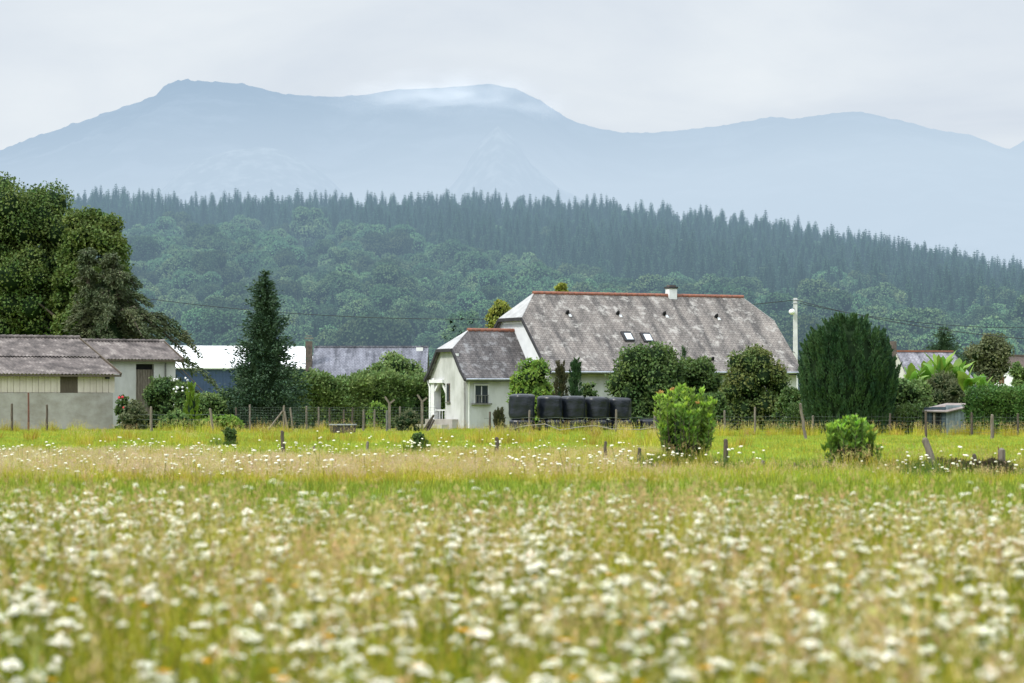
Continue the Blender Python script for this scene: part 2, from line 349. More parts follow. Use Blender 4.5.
def bush(name, px, ytop, ybase, Y, hw, label, m, n=5000, L=0.16, Wd=0.10, seed=1, k=26, rr=(0.26, 0.42), depth=0.8, cat='bush', stem=True,
         up=0.25, group=None, trunk=0.0, zb=None, core=0.8, stretch=1.0):
    """round shrub: px centre, top row, hw half width in pixels; ground at z=0"""
    rg = np.random.default_rng(seed); X = wx(px, Y); zt = wz(ytop, Y) - 0.04; rx = hw / F * Y; z0 = trunk
    c = (X, Y, (zt + z0) / 2); rz = (zt - z0) / 2
    t = thing(name, (X, Y, 0), label, cat, group)
    mb = MB(); cs, rs = ellipsoid_clumps(c, rx, rx * depth, rz, k, rr, rg, -0.9)
    rs = np.minimum(rs, rx * 0.6)
    if trunk < 0.3:      # fill the foot so that it stands on the ground
        for a in range(7):
            an = a / 7 * 6.28; cs = np.vstack([cs, [X + math.cos(an) * rx * 0.62, Y + math.sin(an) * rx * depth * 0.62, rx * 0.22]]); rs = np.append(rs, rx * 0.28)
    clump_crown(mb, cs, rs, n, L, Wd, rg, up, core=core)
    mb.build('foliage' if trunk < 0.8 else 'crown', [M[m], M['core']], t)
    if stem:
        tb = MB(); trunk_of(tb, (X, Y, 0), max(trunk, rz) * 1.1 + 0.1, max(0.03, rx * 0.05), rg, 3); tb.build('stem' if trunk < 0.8 else 'trunk', M['bark'], t)
    return t

def cone_conifer(name, px, ytop, Y, hw, label, m, cat='tree', n=9000, L=0.26, Wd=0.07, seed=2, rows=34, z0=0.25, power=0.85, droop=0.15, group=None, ragged=0.22):
    """spruce: whorls of fronds that shorten to a spike"""
    rg = np.random.default_rng(seed); X = wx(px, Y); H = wz(ytop, Y); Rr = hw / F * Y
    t = thing(name, (X, Y, 0), label, cat, group); mb = MB(); P = []; D = []
    nb = 0
    for i in range(rows):
        u = (i + rg.uniform(0, .6)) / rows; z = z0 + (H - z0) * u
        r = Rr * (1 - u) ** power + 0.06
        k = max(4, int(15 * (1 - u) + 4)); a0 = rg.uniform(0, 6.28)
        for j in range(k):
            a = a0 + j / k * 6.28 + rg.normal(0, .12); ln = r * (1 + rg.normal(0, ragged)); nb += 1
            m_ = max(5, int(n / (rows * 11) * (0.4 + ln / Rr)))
            s = rg.uniform(0.25, 1, m_); dr = droop * ln
            pts = np.stack([X + np.cos(a) * ln * s, Y + np.sin(a) * ln * s, z - dr * np.sin(s * 2.6) + 0.10 * ln * s ** 2], 1)
            pts += rg.normal(0, 0.06 + 0.05 * ln, (m_, 3)) * (0.4 + 0.6 * s[:, None])
            P.append(pts); dd = np.tile([math.cos(a), math.sin(a), 0.1], (m_, 1)) + rg.normal(0, .45, (m_, 3)); D.append(dd)
    # the leader
    P.append(np.stack([np.full(40, X), np.full(40, Y), np.linspace(H - 1.2, H - 0.2, 40)], 1)); D.append(np.tile([0, 0, .8], (40, 1)) + rg.normal(0, .5, (40, 3)))
    mb.leaves(np.vstack(P), np.vstack(D), L, Wd, 0, rg)
    mb.lathe([(Rr * 0.62 * (1 - i / 8) ** power + 0.03, z0 + (H - z0) * 0.93 * i / 8) for i in range(9)], (X, Y, 0), 12, 1)
    mb.build('crown', [M[m], M['core']], t)
    tb = MB(); tb.tube([(X, Y, -0.05), (X, Y, H * 0.5), (X, Y, H - 0.4)], [0.02 * H, 0.012 * H, 0.01], 8); tb.build('trunk', M['bark'], t)
    return t

def plume_bush(name, px, ytop, Y, hw, label, m, n=9000, seed=3, z0=0.0, shape='egg', cat='tree', group=None, L=0.22, Wd=0.06, plumes=140, pl=0.8):
    """cypress: upright flame-like plumes on an egg or a thin cone"""
    rg = np.random.default_rng(seed); X = wx(px, Y); H = wz(ytop, Y); Rr = hw / F * Y
    def prof(u):
        if shape == 'egg': return max(0.02, 1 - max(0, (u - 0.38) / 0.64) ** 2.3) ** 0.5 * (0.76 + 0.24 * min(1, u / 0.4))
        return (1 - u) ** 0.75 * (0.8 + 0.2 * min(1, u / 0.15))
    t = thing(name, (X, Y, 0), label, cat, group); mb = MB(); P = []; D = []
    m_ = n // plumes
    for i in range(plumes):
        u = rg.uniform(0, 1) ** 1.05; a = rg.uniform(0, 6.28); r = Rr * prof(u) * (rg.uniform(.84, .98) if shape == 'egg' else .8)
        if u > 0.9: r *= rg.uniform(0.2, 1)
        b = np.array([X + math.cos(a) * r * 0.85, Y + math.sin(a) * r * 0.85, z0 + (H - z0 - pl) * u])
        dv = np.array([math.cos(a) * 0.42, math.sin(a) * 0.42, 1.0]) + rg.normal(0, .10, 3); dv /= np.linalg.norm(dv)
        ln = pl * rg.uniform(0.75, 1.3); w = pl * 0.20
        s = rg.uniform(0, 1, m_) ** 0.8; e = sph(m_, rg) * (w * (1 - s) ** 0.7)[:, None]
        P.append(b + dv * (s * ln)[:, None] + e); D.append(np.tile(dv * 1.2, (m_, 1)) + e / w * 0.6 + rg.normal(0, .2, (m_, 3)))
    mb.leaves(np.vstack(P), np.vstack(D), L, Wd, 0, rg)
    mb.lathe([(Rr * prof(i / 10) * (0.74 if shape == 'egg' else .62) + 0.01, z0 + (H - z0 - pl * 0.6) * i / 10) for i in range(11)], (X, Y, 0), 20, 1, lambda tt, z: 1 + 0.06 * math.sin(tt * 7 + z * 3))
    mb.build('crown' if shape == 'egg' else 'foliage', [M[m], M['core']], t)
    tb = MB(); tb.tube([(X, Y, -0.05), (X, Y, H * 0.5)], [max(.03, 0.03 * H), 0.02], 8); tb.build('trunk', M['bark'], t)
    return t

def hedge(name, px0, px1, ytop, Y0, Y1, label, m, n, L, Wd, th=1.2, seed=5, bump=0.16, zs=None):
    rg = np.random.default_rng(seed); A = np.array([wx(px0, Y0), Y0]); B = np.array([wx(px1, Y1), Y1]); ln = np.linalg.norm(B - A); u = (B - A) / ln; v = np.array([-u[1], u[0]])
    t = thing(name, (A[0], A[1], 0), label, 'hedge'); H = wz(ytop, (Y0 + Y1) / 2)
    def hh(s):   # uneven top
        return H + bump * (np.sin(s * 1.3 + seed) + 0.7 * np.sin(s * 3.1 + 2 * seed) + 0.5 * np.sin(s * 6.7)) * 0.7 + (zs(s / ln) if zs else 0)
    mb = MB(); k = n
    s = rg.uniform(0, ln, k); h = hh(s); w = rg.random(k)
    bulge = 0.16 * np.sin(s * 2.3 + seed) + 0.10 * np.sin(s * 5.1)
    top = w < 0.3
    z = np.where(top, h, rg.uniform(0.02, 1, k) * h); y = np.where(top, rg.uniform(-th / 2, th / 2, k), np.where(w < 0.85, -th / 2 + bulge, th / 2))
    y = y + rg.normal(0, 0.10, k) + np.where(top, 0, 0.10 * np.sin(z * 4 + s * 2)); z = z + rg.normal(0, 0.09, k) + 0.14 * np.abs(rg.normal(0, 1, k)) * top
    P = np.stack([A[0] + u[0] * s + v[0] * y, A[1] + u[1] * s + v[1] * y, z], 1)
    D = rg.normal(0, .7, (k, 3)) + np.where(top[:, None], [0, 0, 1.0], np.stack([-v[0] * np.ones(k), -v[1] * np.ones(k), 0.5 * np.ones(k)], 1))
    mb.leaves(P, D, L, Wd, 0, rg)
    seg = max(4, int(ln / 0.8)); V = []
    for i in range(seg + 1):
        q = ln * i / seg; hq = float(hh(q)) - 0.15
        for yy, zz in ((-th / 2 + .12, 0), (-th / 2 + .12, hq), (th / 2 - .12, hq), (th / 2 - .12, 0)): V.append((A[0] + u[0] * q + v[0] * yy, A[1] + u[1] * q + v[1] * yy, zz))
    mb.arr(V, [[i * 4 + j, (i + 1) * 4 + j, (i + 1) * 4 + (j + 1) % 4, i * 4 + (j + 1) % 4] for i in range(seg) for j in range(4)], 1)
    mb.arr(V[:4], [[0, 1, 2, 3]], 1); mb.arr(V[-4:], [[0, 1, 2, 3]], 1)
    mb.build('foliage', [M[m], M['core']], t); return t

# ------------------------------------------------------------------ the setting: ground, hill, mountains
def grid_mesh(name, xs, ys, zf, m, smooth=True):
    X, Yy = np.meshgrid(xs, ys); Z = zf(X, Yy); V = np.stack([X, Yy, Z], -1).reshape(-1, 3); nx, ny = len(xs), len(ys)
    i, j = np.meshgrid(np.arange(nx - 1), np.arange(ny - 1)); a = (j * nx + i).ravel()
    mb = MB(); mb.arr(V, np.stack([a, a + 1, a + nx + 1, a + nx], 1), 0, smooth); return mb.build(name, m)

gm = bpy.data.materials.new('meadow_soil'); gm.use_nodes = True
t = gm.node_tree; t.nodes.clear(); n = t.nodes.new; l = t.links.new
o = n('ShaderNodeOutputMaterial'); b = n('ShaderNodeBsdfPrincipled'); b.inputs['Roughness'].default_value = 0.95; b.inputs['Specular IOR Level'].default_value = 0.1
tcn = n('ShaderNodeTexCoord')
n1 = n('ShaderNodeTexNoise'); n1.inputs['Scale'].default_value = 0.16; n1.inputs['Detail'].default_value = 8; n1.inputs['Roughness'].default_value = 0.65
n2 = n('ShaderNodeTexNoise'); n2.inputs['Scale'].default_value = 5; n2.inputs['Detail'].default_value = 6
mpn = n('ShaderNodeMapping'); mpn.inputs['Scale'].default_value = (1, 0.4, 1); l(tcn.outputs['Object'], mpn.inputs[0]); l(mpn.outputs[0], n1.inputs['Vector']); l(tcn.outputs['Object'], n2.inputs['Vector'])
r1 = n('ShaderNodeValToRGB'); e = r1.color_ramp.elements; e[0].position = 0.36; e[0].color = (0.145, 0.205, 0.028, 1); e[1].position = 0.64; e[1].color = (0.27, 0.32, 0.065, 1)
l(n1.outputs['Fac'], r1.inputs[0])
r2 = n('ShaderNodeValToRGB'); r2.color_ramp.elements[0].color = (0.5, 0.5, 0.5, 1); r2.color_ramp.elements[1].color = (1.35, 1.35, 1.3, 1); r2.color_ramp.elements[0].position = 0.3; r2.color_ramp.elements[1].position = 0.7
l(n2.outputs['Fac'], r2.inputs[0])
mm = n('ShaderNodeMix'); mm.data_type = 'RGBA'; mm.blend_type = 'MULTIPLY'; mm.inputs['Factor'].default_value = 0.8; l(r1.outputs[0], mm.inputs['A']); l(r2.outputs[0], mm.inputs['B'])
s = n('ShaderNodeSeparateXYZ'); l(tcn.outputs['Object'], s.inputs[0])
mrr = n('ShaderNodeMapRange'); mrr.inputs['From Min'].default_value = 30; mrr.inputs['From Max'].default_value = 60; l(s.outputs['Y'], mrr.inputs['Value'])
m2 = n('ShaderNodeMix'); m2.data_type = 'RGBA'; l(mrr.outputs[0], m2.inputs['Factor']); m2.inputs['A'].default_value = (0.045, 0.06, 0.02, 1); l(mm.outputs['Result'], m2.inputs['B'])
l(m2.outputs['Result'], b.inputs['Base Color']); l(b.outputs[0], o.inputs[0])
xs = np.concatenate([np.linspace(-9000, -300, 12), np.linspace(-200, 200, 60), np.linspace(300, 9000, 12)])
ys = np.concatenate([np.linspace(-60, 200, 60), np.linspace(260, 14000, 30)])
tag(grid_mesh('ground', xs, ys, lambda X, Y: 0 * X, gm), kind='structure')

RX = np.array([-400, 0, 60, 150, 200, 250, 300, 350, 450, 500, 550, 600, 650, 700, 750, 800, 850, 900, 950, 1000, 1024, 1400, 2200])
RY = np.array([196, 192, 192, 194, 197, 198, 194, 196, 193, 196, 199, 201, 206, 211, 218, 225, 233, 246, 256, 266, 271, 345, 380])
YR = 1300.0
def hill_z(X, Y):
    X = np.asarray(X, float); Y = np.asarray(Y, float)
    pxl = 512 + F * X / YR; ry = np.interp(pxl, RX, RY); zr = CH + (HZ - ry) / F * YR - 11.5
    s = np.clip((Y - 540) / (YR - 540), 0, 1); f = s ** 1.08
    back = np.clip((Y - YR) / 900, 0, 1)
    und = 3.0 * np.sin(X * 0.011 + 1.3) * np.sin(Y * 0.013) + 2.0 * np.sin(X * 0.031 + Y * 0.02)
    return np.maximum(zr * f * (1 - back * back * (3 - 2 * back)) + und * s * (1 - s) * 3 * (1 - back), 0) - 0.5
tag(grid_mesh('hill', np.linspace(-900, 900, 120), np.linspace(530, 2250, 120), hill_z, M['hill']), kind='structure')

# mountains far off: a ridged height field whose crest follows the skyline
MX = np.array([-300, -60, 0, 40, 80, 130, 158, 165, 185, 205, 225, 245, 265, 285, 340, 370, 400, 440, 490, 515, 540, 570, 590, 620, 650, 690, 720, 750, 770, 800, 820, 850, 870, 900, 930, 970, 1000, 1010, 1024, 1100, 1400])
MY = np.array([190, 160, 148, 133, 120, 103, 93, 84, 77, 79, 80, 83, 87, 93, 94, 91, 87, 86, 82, 86, 98, 118, 125, 130, 131, 127, 124, 119, 115, 117, 113, 110, 111, 118, 127, 133, 145, 147, 138, 120, 140])
from mathutils import noise as mn
def fbm(x, y, o=5):
    v = 0; a = 1
    for i in range(o): v += a * mn.noise(Vector((x, y, 3.7 * i))); x *= 2.05; y *= 2.05; a *= 0.5
    return v
def mount_z(X, Y, Yc=10000., D=4200., xs_=MX, ys_=MY, amp=120):
    out_ = np.zeros_like(X)
    for idx in np.ndindex(X.shape):
        x, y = X[idx], Y[idx]; px_ = 512 + F * x / Yc
        zr = CH + (HZ - np.interp(px_, xs_, ys_)) / F * Yc
        d = (Yc - y) / D; d2 = max(0, min(1, abs(d))) if y <= Yc else min(1, (y - Yc) / 2500)
        ridge = 1 - abs(fbm(x / 900 + 5, y / 1500, 4)) * 1.1
        f = (1 - d2) ** 1.15
        out_[idx] = zr * f + amp * (ridge - 0.6) * min(1, d2 * 5) * (1 - d2) + 15 * fbm(x / 110, y / 160, 3) * (0.25 + d2) + 5 * max(-.2, fbm(x / 24, y / 40, 3)) * (1.6 if x < -900 else .7)
    return out_ - 5
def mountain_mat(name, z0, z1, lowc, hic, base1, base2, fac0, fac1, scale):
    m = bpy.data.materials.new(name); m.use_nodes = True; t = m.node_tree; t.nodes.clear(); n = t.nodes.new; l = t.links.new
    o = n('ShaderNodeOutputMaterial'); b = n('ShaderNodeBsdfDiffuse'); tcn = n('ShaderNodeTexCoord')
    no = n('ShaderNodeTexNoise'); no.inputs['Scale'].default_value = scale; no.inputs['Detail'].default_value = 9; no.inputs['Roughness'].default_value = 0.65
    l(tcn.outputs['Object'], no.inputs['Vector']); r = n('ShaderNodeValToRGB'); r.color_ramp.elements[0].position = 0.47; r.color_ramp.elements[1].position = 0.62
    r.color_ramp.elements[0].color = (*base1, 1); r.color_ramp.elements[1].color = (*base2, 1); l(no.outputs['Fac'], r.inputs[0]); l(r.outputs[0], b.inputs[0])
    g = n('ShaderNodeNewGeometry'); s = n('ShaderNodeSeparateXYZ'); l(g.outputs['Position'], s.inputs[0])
    # haze painted in as emission, paler toward the valley and to the east
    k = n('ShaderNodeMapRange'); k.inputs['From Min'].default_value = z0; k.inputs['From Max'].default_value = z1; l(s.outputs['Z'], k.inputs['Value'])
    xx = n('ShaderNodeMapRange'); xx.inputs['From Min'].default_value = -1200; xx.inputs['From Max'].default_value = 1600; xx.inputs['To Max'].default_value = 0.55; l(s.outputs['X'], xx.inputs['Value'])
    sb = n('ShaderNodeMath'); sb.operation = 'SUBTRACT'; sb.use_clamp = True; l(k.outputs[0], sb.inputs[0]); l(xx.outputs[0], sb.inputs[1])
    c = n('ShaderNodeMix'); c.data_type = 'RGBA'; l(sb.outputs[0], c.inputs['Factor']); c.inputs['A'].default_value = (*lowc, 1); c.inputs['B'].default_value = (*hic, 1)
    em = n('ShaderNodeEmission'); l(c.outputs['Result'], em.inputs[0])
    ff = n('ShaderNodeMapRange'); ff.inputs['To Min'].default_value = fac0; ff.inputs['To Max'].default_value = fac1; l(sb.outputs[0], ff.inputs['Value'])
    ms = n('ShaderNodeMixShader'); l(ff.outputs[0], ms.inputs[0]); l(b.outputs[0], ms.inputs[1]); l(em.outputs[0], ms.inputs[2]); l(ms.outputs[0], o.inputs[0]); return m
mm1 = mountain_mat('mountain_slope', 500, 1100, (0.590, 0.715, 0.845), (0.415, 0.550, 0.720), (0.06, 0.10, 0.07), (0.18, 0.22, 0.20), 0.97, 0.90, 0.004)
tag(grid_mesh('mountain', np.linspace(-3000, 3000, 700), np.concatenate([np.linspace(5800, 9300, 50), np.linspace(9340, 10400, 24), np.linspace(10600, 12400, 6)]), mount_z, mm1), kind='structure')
FX = np.array([-300, 100, 150, 170, 195, 230, 260, 285, 305, 330, 350, 400, 440, 460, 480, 497, 515, 530, 560, 620, 1100])
FY = np.array([260, 225, 200, 178, 158, 147, 143, 147, 158, 175, 195, 215, 195, 172, 140, 121, 135, 160, 185, 215, 260])
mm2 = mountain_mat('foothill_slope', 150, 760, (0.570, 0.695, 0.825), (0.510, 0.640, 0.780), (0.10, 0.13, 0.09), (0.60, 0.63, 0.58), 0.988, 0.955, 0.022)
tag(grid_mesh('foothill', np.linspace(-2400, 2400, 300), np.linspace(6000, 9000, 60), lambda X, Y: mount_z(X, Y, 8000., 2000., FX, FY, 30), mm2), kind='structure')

# low cloud lying on the saddle between the summits
def cloud(name, px, py, Y, hw, hh, hd, dens, seed):
    m = bpy.data.materials.new(name); m.use_nodes = True; t = m.node_tree; t.nodes.clear(); n = t.nodes.new; l = t.links.new
    o = n('ShaderNodeOutputMaterial'); v = n('ShaderNodeVolumePrincipled'); v.inputs['Color'].default_value = (0.97, 0.98, 1, 1); tcn = n('ShaderNodeTexCoord')
    ln_ = n('ShaderNodeVectorMath'); ln_.operation = 'LENGTH'; l(tcn.outputs['Object'], ln_.inputs[0])
    mp_ = n('ShaderNodeMapping'); mp_.inputs['Scale'].default_value = (2.2, 1, 1.6); mp_.inputs['Location'].default_value = (seed, 0, 0); l(tcn.outputs['Object'], mp_.inputs[0])
    no = n('ShaderNodeTexNoise'); no.inputs['Scale'].default_value = 1.5; no.inputs['Detail'].default_value = 4; l(mp_.outputs[0], no.inputs['Vector'])
    fa = n('ShaderNodeMapRange'); fa.inputs['From Min'].default_value = 1.0; fa.inputs['From Max'].default_value = 0.25; l(ln_.outputs['Value'], fa.inputs['Value'])
    cl = n('ShaderNodeMapRange'); cl.inputs['From Min'].default_value = 0.36; cl.inputs['From Max'].default_value = 0.7; l(no.outputs['Fac'], cl.inputs['Value'])
    m1 = n('ShaderNodeMath'); m1.operation = 'MULTIPLY'; l(fa.outputs[0], m1.inputs[0]); l(cl.outputs[0], m1.inputs[1])
    m2 = n('ShaderNodeMath'); m2.operation = 'MULTIPLY'; m2.inputs[1].default_value = dens; l(m1.outputs[0], m2.inputs[0]); l(m2.outputs[0], v.inputs['Density']); l(v.outputs[0], o.inputs['Volume'])
    mb = MB(); mb.blob((0, 0, 0), 1.0, 0, 1, 0.0, 1, 12); ob = mb.build(name, m); ob.location = (wx(px, Y), Y, wz(py, Y)); ob.scale = (hw / F * Y, hd, hh / F * Y); tag(ob, kind='structure'); return ob
cloud('cloud', 450, 103, 9650, 130, 36, 460, 0.0018, 2.0)

# ------------------------------------------------------------------ scatter helper for what nobody could count
def scatter(name, label, P, protos, S, rotz=None, tilt=0.12, idx=None, rg=R):
    me = bpy.data.meshes.new(name); n_ = len(P); me.vertices.add(n_); me.vertices.foreach_set('co', np.asarray(P, np.float32).ravel())
    rot = np.stack([rg.normal(0, tilt, n_), rg.normal(0, tilt, n_), rg.uniform(0, 6.28, n_)], 1).astype(np.float32)
    a = me.attributes.new('rot', 'FLOAT_VECTOR', 'POINT'); a.data.foreach_set('vector', rot.ravel())
    a = me.attributes.new('scl', 'FLOAT', 'POINT'); a.data.foreach_set('value', np.asarray(S, np.float32))
    ix = idx if idx is not None else rg.integers(0, len(protos), n_)
    a = me.attributes.new('pick', 'INT', 'POINT'); a.data.foreach_set('value', np.asarray(ix, np.int32))
    col = bpy.data.collections.new(name + '_kinds')
    for i, (m_, mats) in enumerate(protos):
        po = bpy.data.objects.new('%s_kind_%03d' % (name, i), m_); col.objects.link(po)
    ob = bpy.data.objects.new(name, me); C.objects.link(ob)
    ng = bpy.data.node_groups.new(name + '_scatter', 'GeometryNodeTree')
    ng.interface.new_socket('Geometry', in_out='INPUT', socket_type='NodeSocketGeometry'); ng.interface.new_socket('Geometry', in_out='OUTPUT', socket_type='NodeSocketGeometry')
    q = ng.nodes.new; gi = q('NodeGroupInput'); go = q('NodeGroupOutput'); ip = q('GeometryNodeInstanceOnPoints'); ci = q('GeometryNodeCollectionInfo')
    ci.inputs['Collection'].default_value = col; ci.inputs['Separate Children'].default_value = True; ci.inputs['Reset Children'].default_value = True
    ip.inputs['Pick Instance'].default_value = True
    def na(nm, ty):
        x = q('GeometryNodeInputNamedAttribute'); x.data_type = ty; x.inputs['Name'].default_value = nm
        return [s_ for s_ in x.outputs if s_.enabled and s_.name == 'Attribute'][0]
    lk = ng.links.new; lk(gi.outputs[0], ip.inputs['Points']); lk(ci.outputs[0], ip.inputs['Instance'])
    lk(na('pick', 'INT'), ip.inputs['Instance Index']); lk(na('rot', 'FLOAT_VECTOR'), ip.inputs['Rotation']); lk(na('scl', 'FLOAT'), ip.inputs['Scale'])
    lk(ip.outputs[0], go.inputs[0]); md = ob.modifiers.new('scatter', 'NODES'); md.node_group = ng
    tag(ob, label, None, None, 'stuff'); return ob

# ------------------------------------------------------------------ the wood on the hill
def forest_broad(seed):
    rg = np.random.default_rng(seed); mb = MB(); h = rg.uniform(11, 14); rx = rg.uniform(5.2, 6.6)
    cs, rs = ellipsoid_clumps((0, 0, h * 0.60), rx, rx, h * 0.38, 15, (0.30, 0.50), rg, -0.5)
    clump_crown(mb, cs, rs, 5200, 0.48, 0.38, rg, 0.3, core=0.9, jit=0.06, rand=0.35)
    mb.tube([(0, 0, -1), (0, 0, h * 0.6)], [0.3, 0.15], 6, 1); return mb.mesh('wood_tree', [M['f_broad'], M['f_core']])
def forest_conif(seed):
    rg = np.random.default_rng(seed); mb = MB(); h = rg.uniform(9.5, 14); r0 = rg.uniform(2.6, 3.6); P = []; D = []
    rows = 18; pw = rg.uniform(0.85, 1.15)
    for i in range(rows):
        u = i / rows; z = 1.5 + (h - 1.5) * u; r = r0 * (1 - u) ** pw * (1 + .12 * (-1) ** i) + 0.05; k = 9 if u < 0.6 else 6; a0 = rg.uniform(0, 6)
        for j in range(k):
            a = a0 + j / k * 6.28; ln = r * rg.uniform(0.65, 1.2); s_ = rg.uniform(0.35, 1, 5)
            P.append(np.stack([np.cos(a) * ln * s_, np.sin(a) * ln * s_, z - 0.25 * ln * s_ + rg.normal(0, .1, 5)], 1)); D.append(np.tile([math.cos(a), math.sin(a), -0.1], (5, 1)) + rg.normal(0, .35, (5, 3)))
    P.append(np.array([[0, 0, h - 1.4 + .35 * q] for q in range(5)])); D.append(np.tile([0, 0, 1.6], (5, 1)) + rg.normal(0, .2, (5, 3)))
    PP = np.vstack(P); kk = 0.30 + 0.70 * np.clip(1 - PP[:, 2] / h, 0, 1) ** .7; mb.leaves(PP, np.vstack(D), 0.95 * kk, 0.42 * kk, 0, rg)
    mb.lathe([(r0 * 0.62 * (1 - i / 6) ** pw + .02, 1 + (h - 2) * i / 6) for i in range(7)], (0, 0, 0), 7, 1)
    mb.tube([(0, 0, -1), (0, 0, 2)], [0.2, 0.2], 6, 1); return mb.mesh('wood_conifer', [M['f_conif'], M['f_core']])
BR = [forest_broad(100 + i) for i in range(6)]; CO = [forest_conif(200 + i) for i in range(6)]
def yb(pxl): return np.interp(pxl, [0, 280, 400, 600, 800, 1024], [1120, 1100, 1000, 860, 770, 690])
rg = np.random.default_rng(5); bp_, cp_ = [], []
y = 552.0
while y < 1340:
    pxl_dens = 5.2 if y > 1240 else 5.6
    wdt = 0.18 * y * 1.30 + 30
    for kind, step in (('b', 7.0), ('c', 4.4)):
        for x in np.arange(-wdt, wdt, step):
            X_ = x + rg.uniform(-.35, .35) * step; Y_ = y + rg.uniform(-.45, .45) * step; pxl = 512 + F * X_ / Y_
            lim = yb(pxl) + 40 * mn.noise(Vector((X_ / 60, Y_ / 60, 0)))
            mixd = rg.random() < (0.09 if Y_ > lim else 0.03)
            isb = (Y_ < lim) != mixd
            if kind == 'b' and isb and rg.random() < 0.95: bp_.append((X_, Y_))
            if kind == 'c' and not isb and rg.random() < 0.85: cp_.append((X_, Y_))
    y += 7.5
bp_ = np.array(bp_); cp_ = np.array(cp_)
# thin the broadleaf rows to crown spacing
keep = []; cell = {}
for i, (x_, y_) in enumerate(bp_):
    k_ = (int(x_ // 9), int(y_ // 17)); ok = True
    for a in (-1, 0, 1):
        for c_ in (-1, 0, 1):
            for j in cell.get((k_[0] + a, k_[1] + c_), []):
                if (bp_[j][0] - x_) ** 2 + ((bp_[j][1] - y_) * .55) ** 2 < 78: ok = False
    if ok: cell.setdefault(k_, []).append(i); keep.append(i)
bp_ = bp_[keep]
def frame(P_, top): return np.abs(F * P_[:, 0] / P_[:, 1]) < 505
def with_z(P_): return np.column_stack([P_, hill_z(P_[:, 0], P_[:, 1])])
bz, cz = with_z(bp_), with_z(cp_)
# the nearest broadleaf crowns that clear the roofs and hedges, one object each
pyb = HZ - (bz[:, 2] + 9 - CH) / bz[:, 1] * F
cand = np.where(frame(bz, 0) & (pyb < 372) & (bz[:, 1] > 575))[0]; cand = cand[np.argsort(bz[cand, 1])][:290]
for q, i in enumerate(cand):
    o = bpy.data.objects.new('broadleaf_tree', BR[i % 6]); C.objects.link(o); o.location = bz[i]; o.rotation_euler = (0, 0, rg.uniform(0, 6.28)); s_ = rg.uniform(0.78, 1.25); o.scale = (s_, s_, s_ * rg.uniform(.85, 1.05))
    tag(o, 'hazy green round-crowned broadleaf tree low on the wooded hill', 'tree', 'broadleaf trees on the lower slope of the wooded hill')
rest = np.setdiff1d(np.arange(len(bz)), cand)
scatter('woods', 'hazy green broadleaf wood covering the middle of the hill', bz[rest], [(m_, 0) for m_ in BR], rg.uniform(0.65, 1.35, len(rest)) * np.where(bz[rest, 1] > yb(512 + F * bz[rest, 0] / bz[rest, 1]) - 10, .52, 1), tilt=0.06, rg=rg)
cand = np.where(frame(cz, 0) & (cz[:, 1] > 1225) & (cz[:, 1] < 1312))[0]; rg.shuffle(cand); cand = cand[:280]
for q, i in enumerate(cand):
    o = bpy.data.objects.new('conifer_tree', CO[i % 6]); C.objects.link(o); o.location = cz[i]; o.rotation_euler = (0, 0, rg.uniform(0, 6.28)); s_ = rg.uniform(0.45, 1.3); o.scale = (s_ * rg.uniform(.9, 1.3), s_, s_)
    tag(o, 'dark blue-green pointed conifer on the crest of the wooded hill', 'tree', 'conifers along the crest of the wooded hill')
rest = np.setdiff1d(np.arange(len(cz)), cand)
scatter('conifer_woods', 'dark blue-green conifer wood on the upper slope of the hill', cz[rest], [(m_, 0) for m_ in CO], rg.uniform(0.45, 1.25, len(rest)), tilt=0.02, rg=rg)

# ------------------------------------------------------------------ farmhouse
G = np.array([0.11, 155.8]); ca, sa = math.cos(A1), math.sin(A1)
def Lf(u, v, z): return (G[0] + u * ca - v * sa, G[1] + u * sa + v * ca, z)
fh = thing('farmhouse', (G[0], G[1], 0), 'long whitewashed farmhouse with steep lichen-spotted slate roof and lower end wing', 'house')
def walls(u0, u1, hv, ze, zh, vh, front=True):
    mb = MB()
    mb.prism([Lf(u0, -hv, -0.1), Lf(u1, -hv, -0.1), Lf(u1, hv, -0.1), Lf(u0, hv, -0.1)], [Lf(u0, -hv, ze), Lf(u1, -hv, ze), Lf(u1, hv, ze), Lf(u0, hv, ze)])
    return mb
LM = 15.6; HV = 4.2; ZE = 3.45; ZR = 7.50; ZH = 6.10; VH = 1.42
w = MB(); w.box(Lf(LM / 2, -HV + 0.15, ZE / 2), (LM, 0.3, ZE + 0.1), A1); w.build('wall', M['render'], fh); w = MB(); w.box(Lf(LM / 2, HV - 0.15, ZE / 2), (LM, 0.3, ZE + 0.1), A1)
w.build('wall', M['render'], fh)
for u0 in (0.0, LM - 0.3):
    w = MB(); pr = [(-HV + .004, 0), (HV - .004, 0), (HV - .004, ZE), (VH, ZH - 0.06), (-VH, ZH - 0.06), (-HV + .004, ZE)]
    w.prism([Lf(u0, v, z) for v, z in pr], [Lf(u0 + 0.3, v, z) for v, z in pr]); w.build('gable_wall', M['render2'], fh)
OV = 0.22
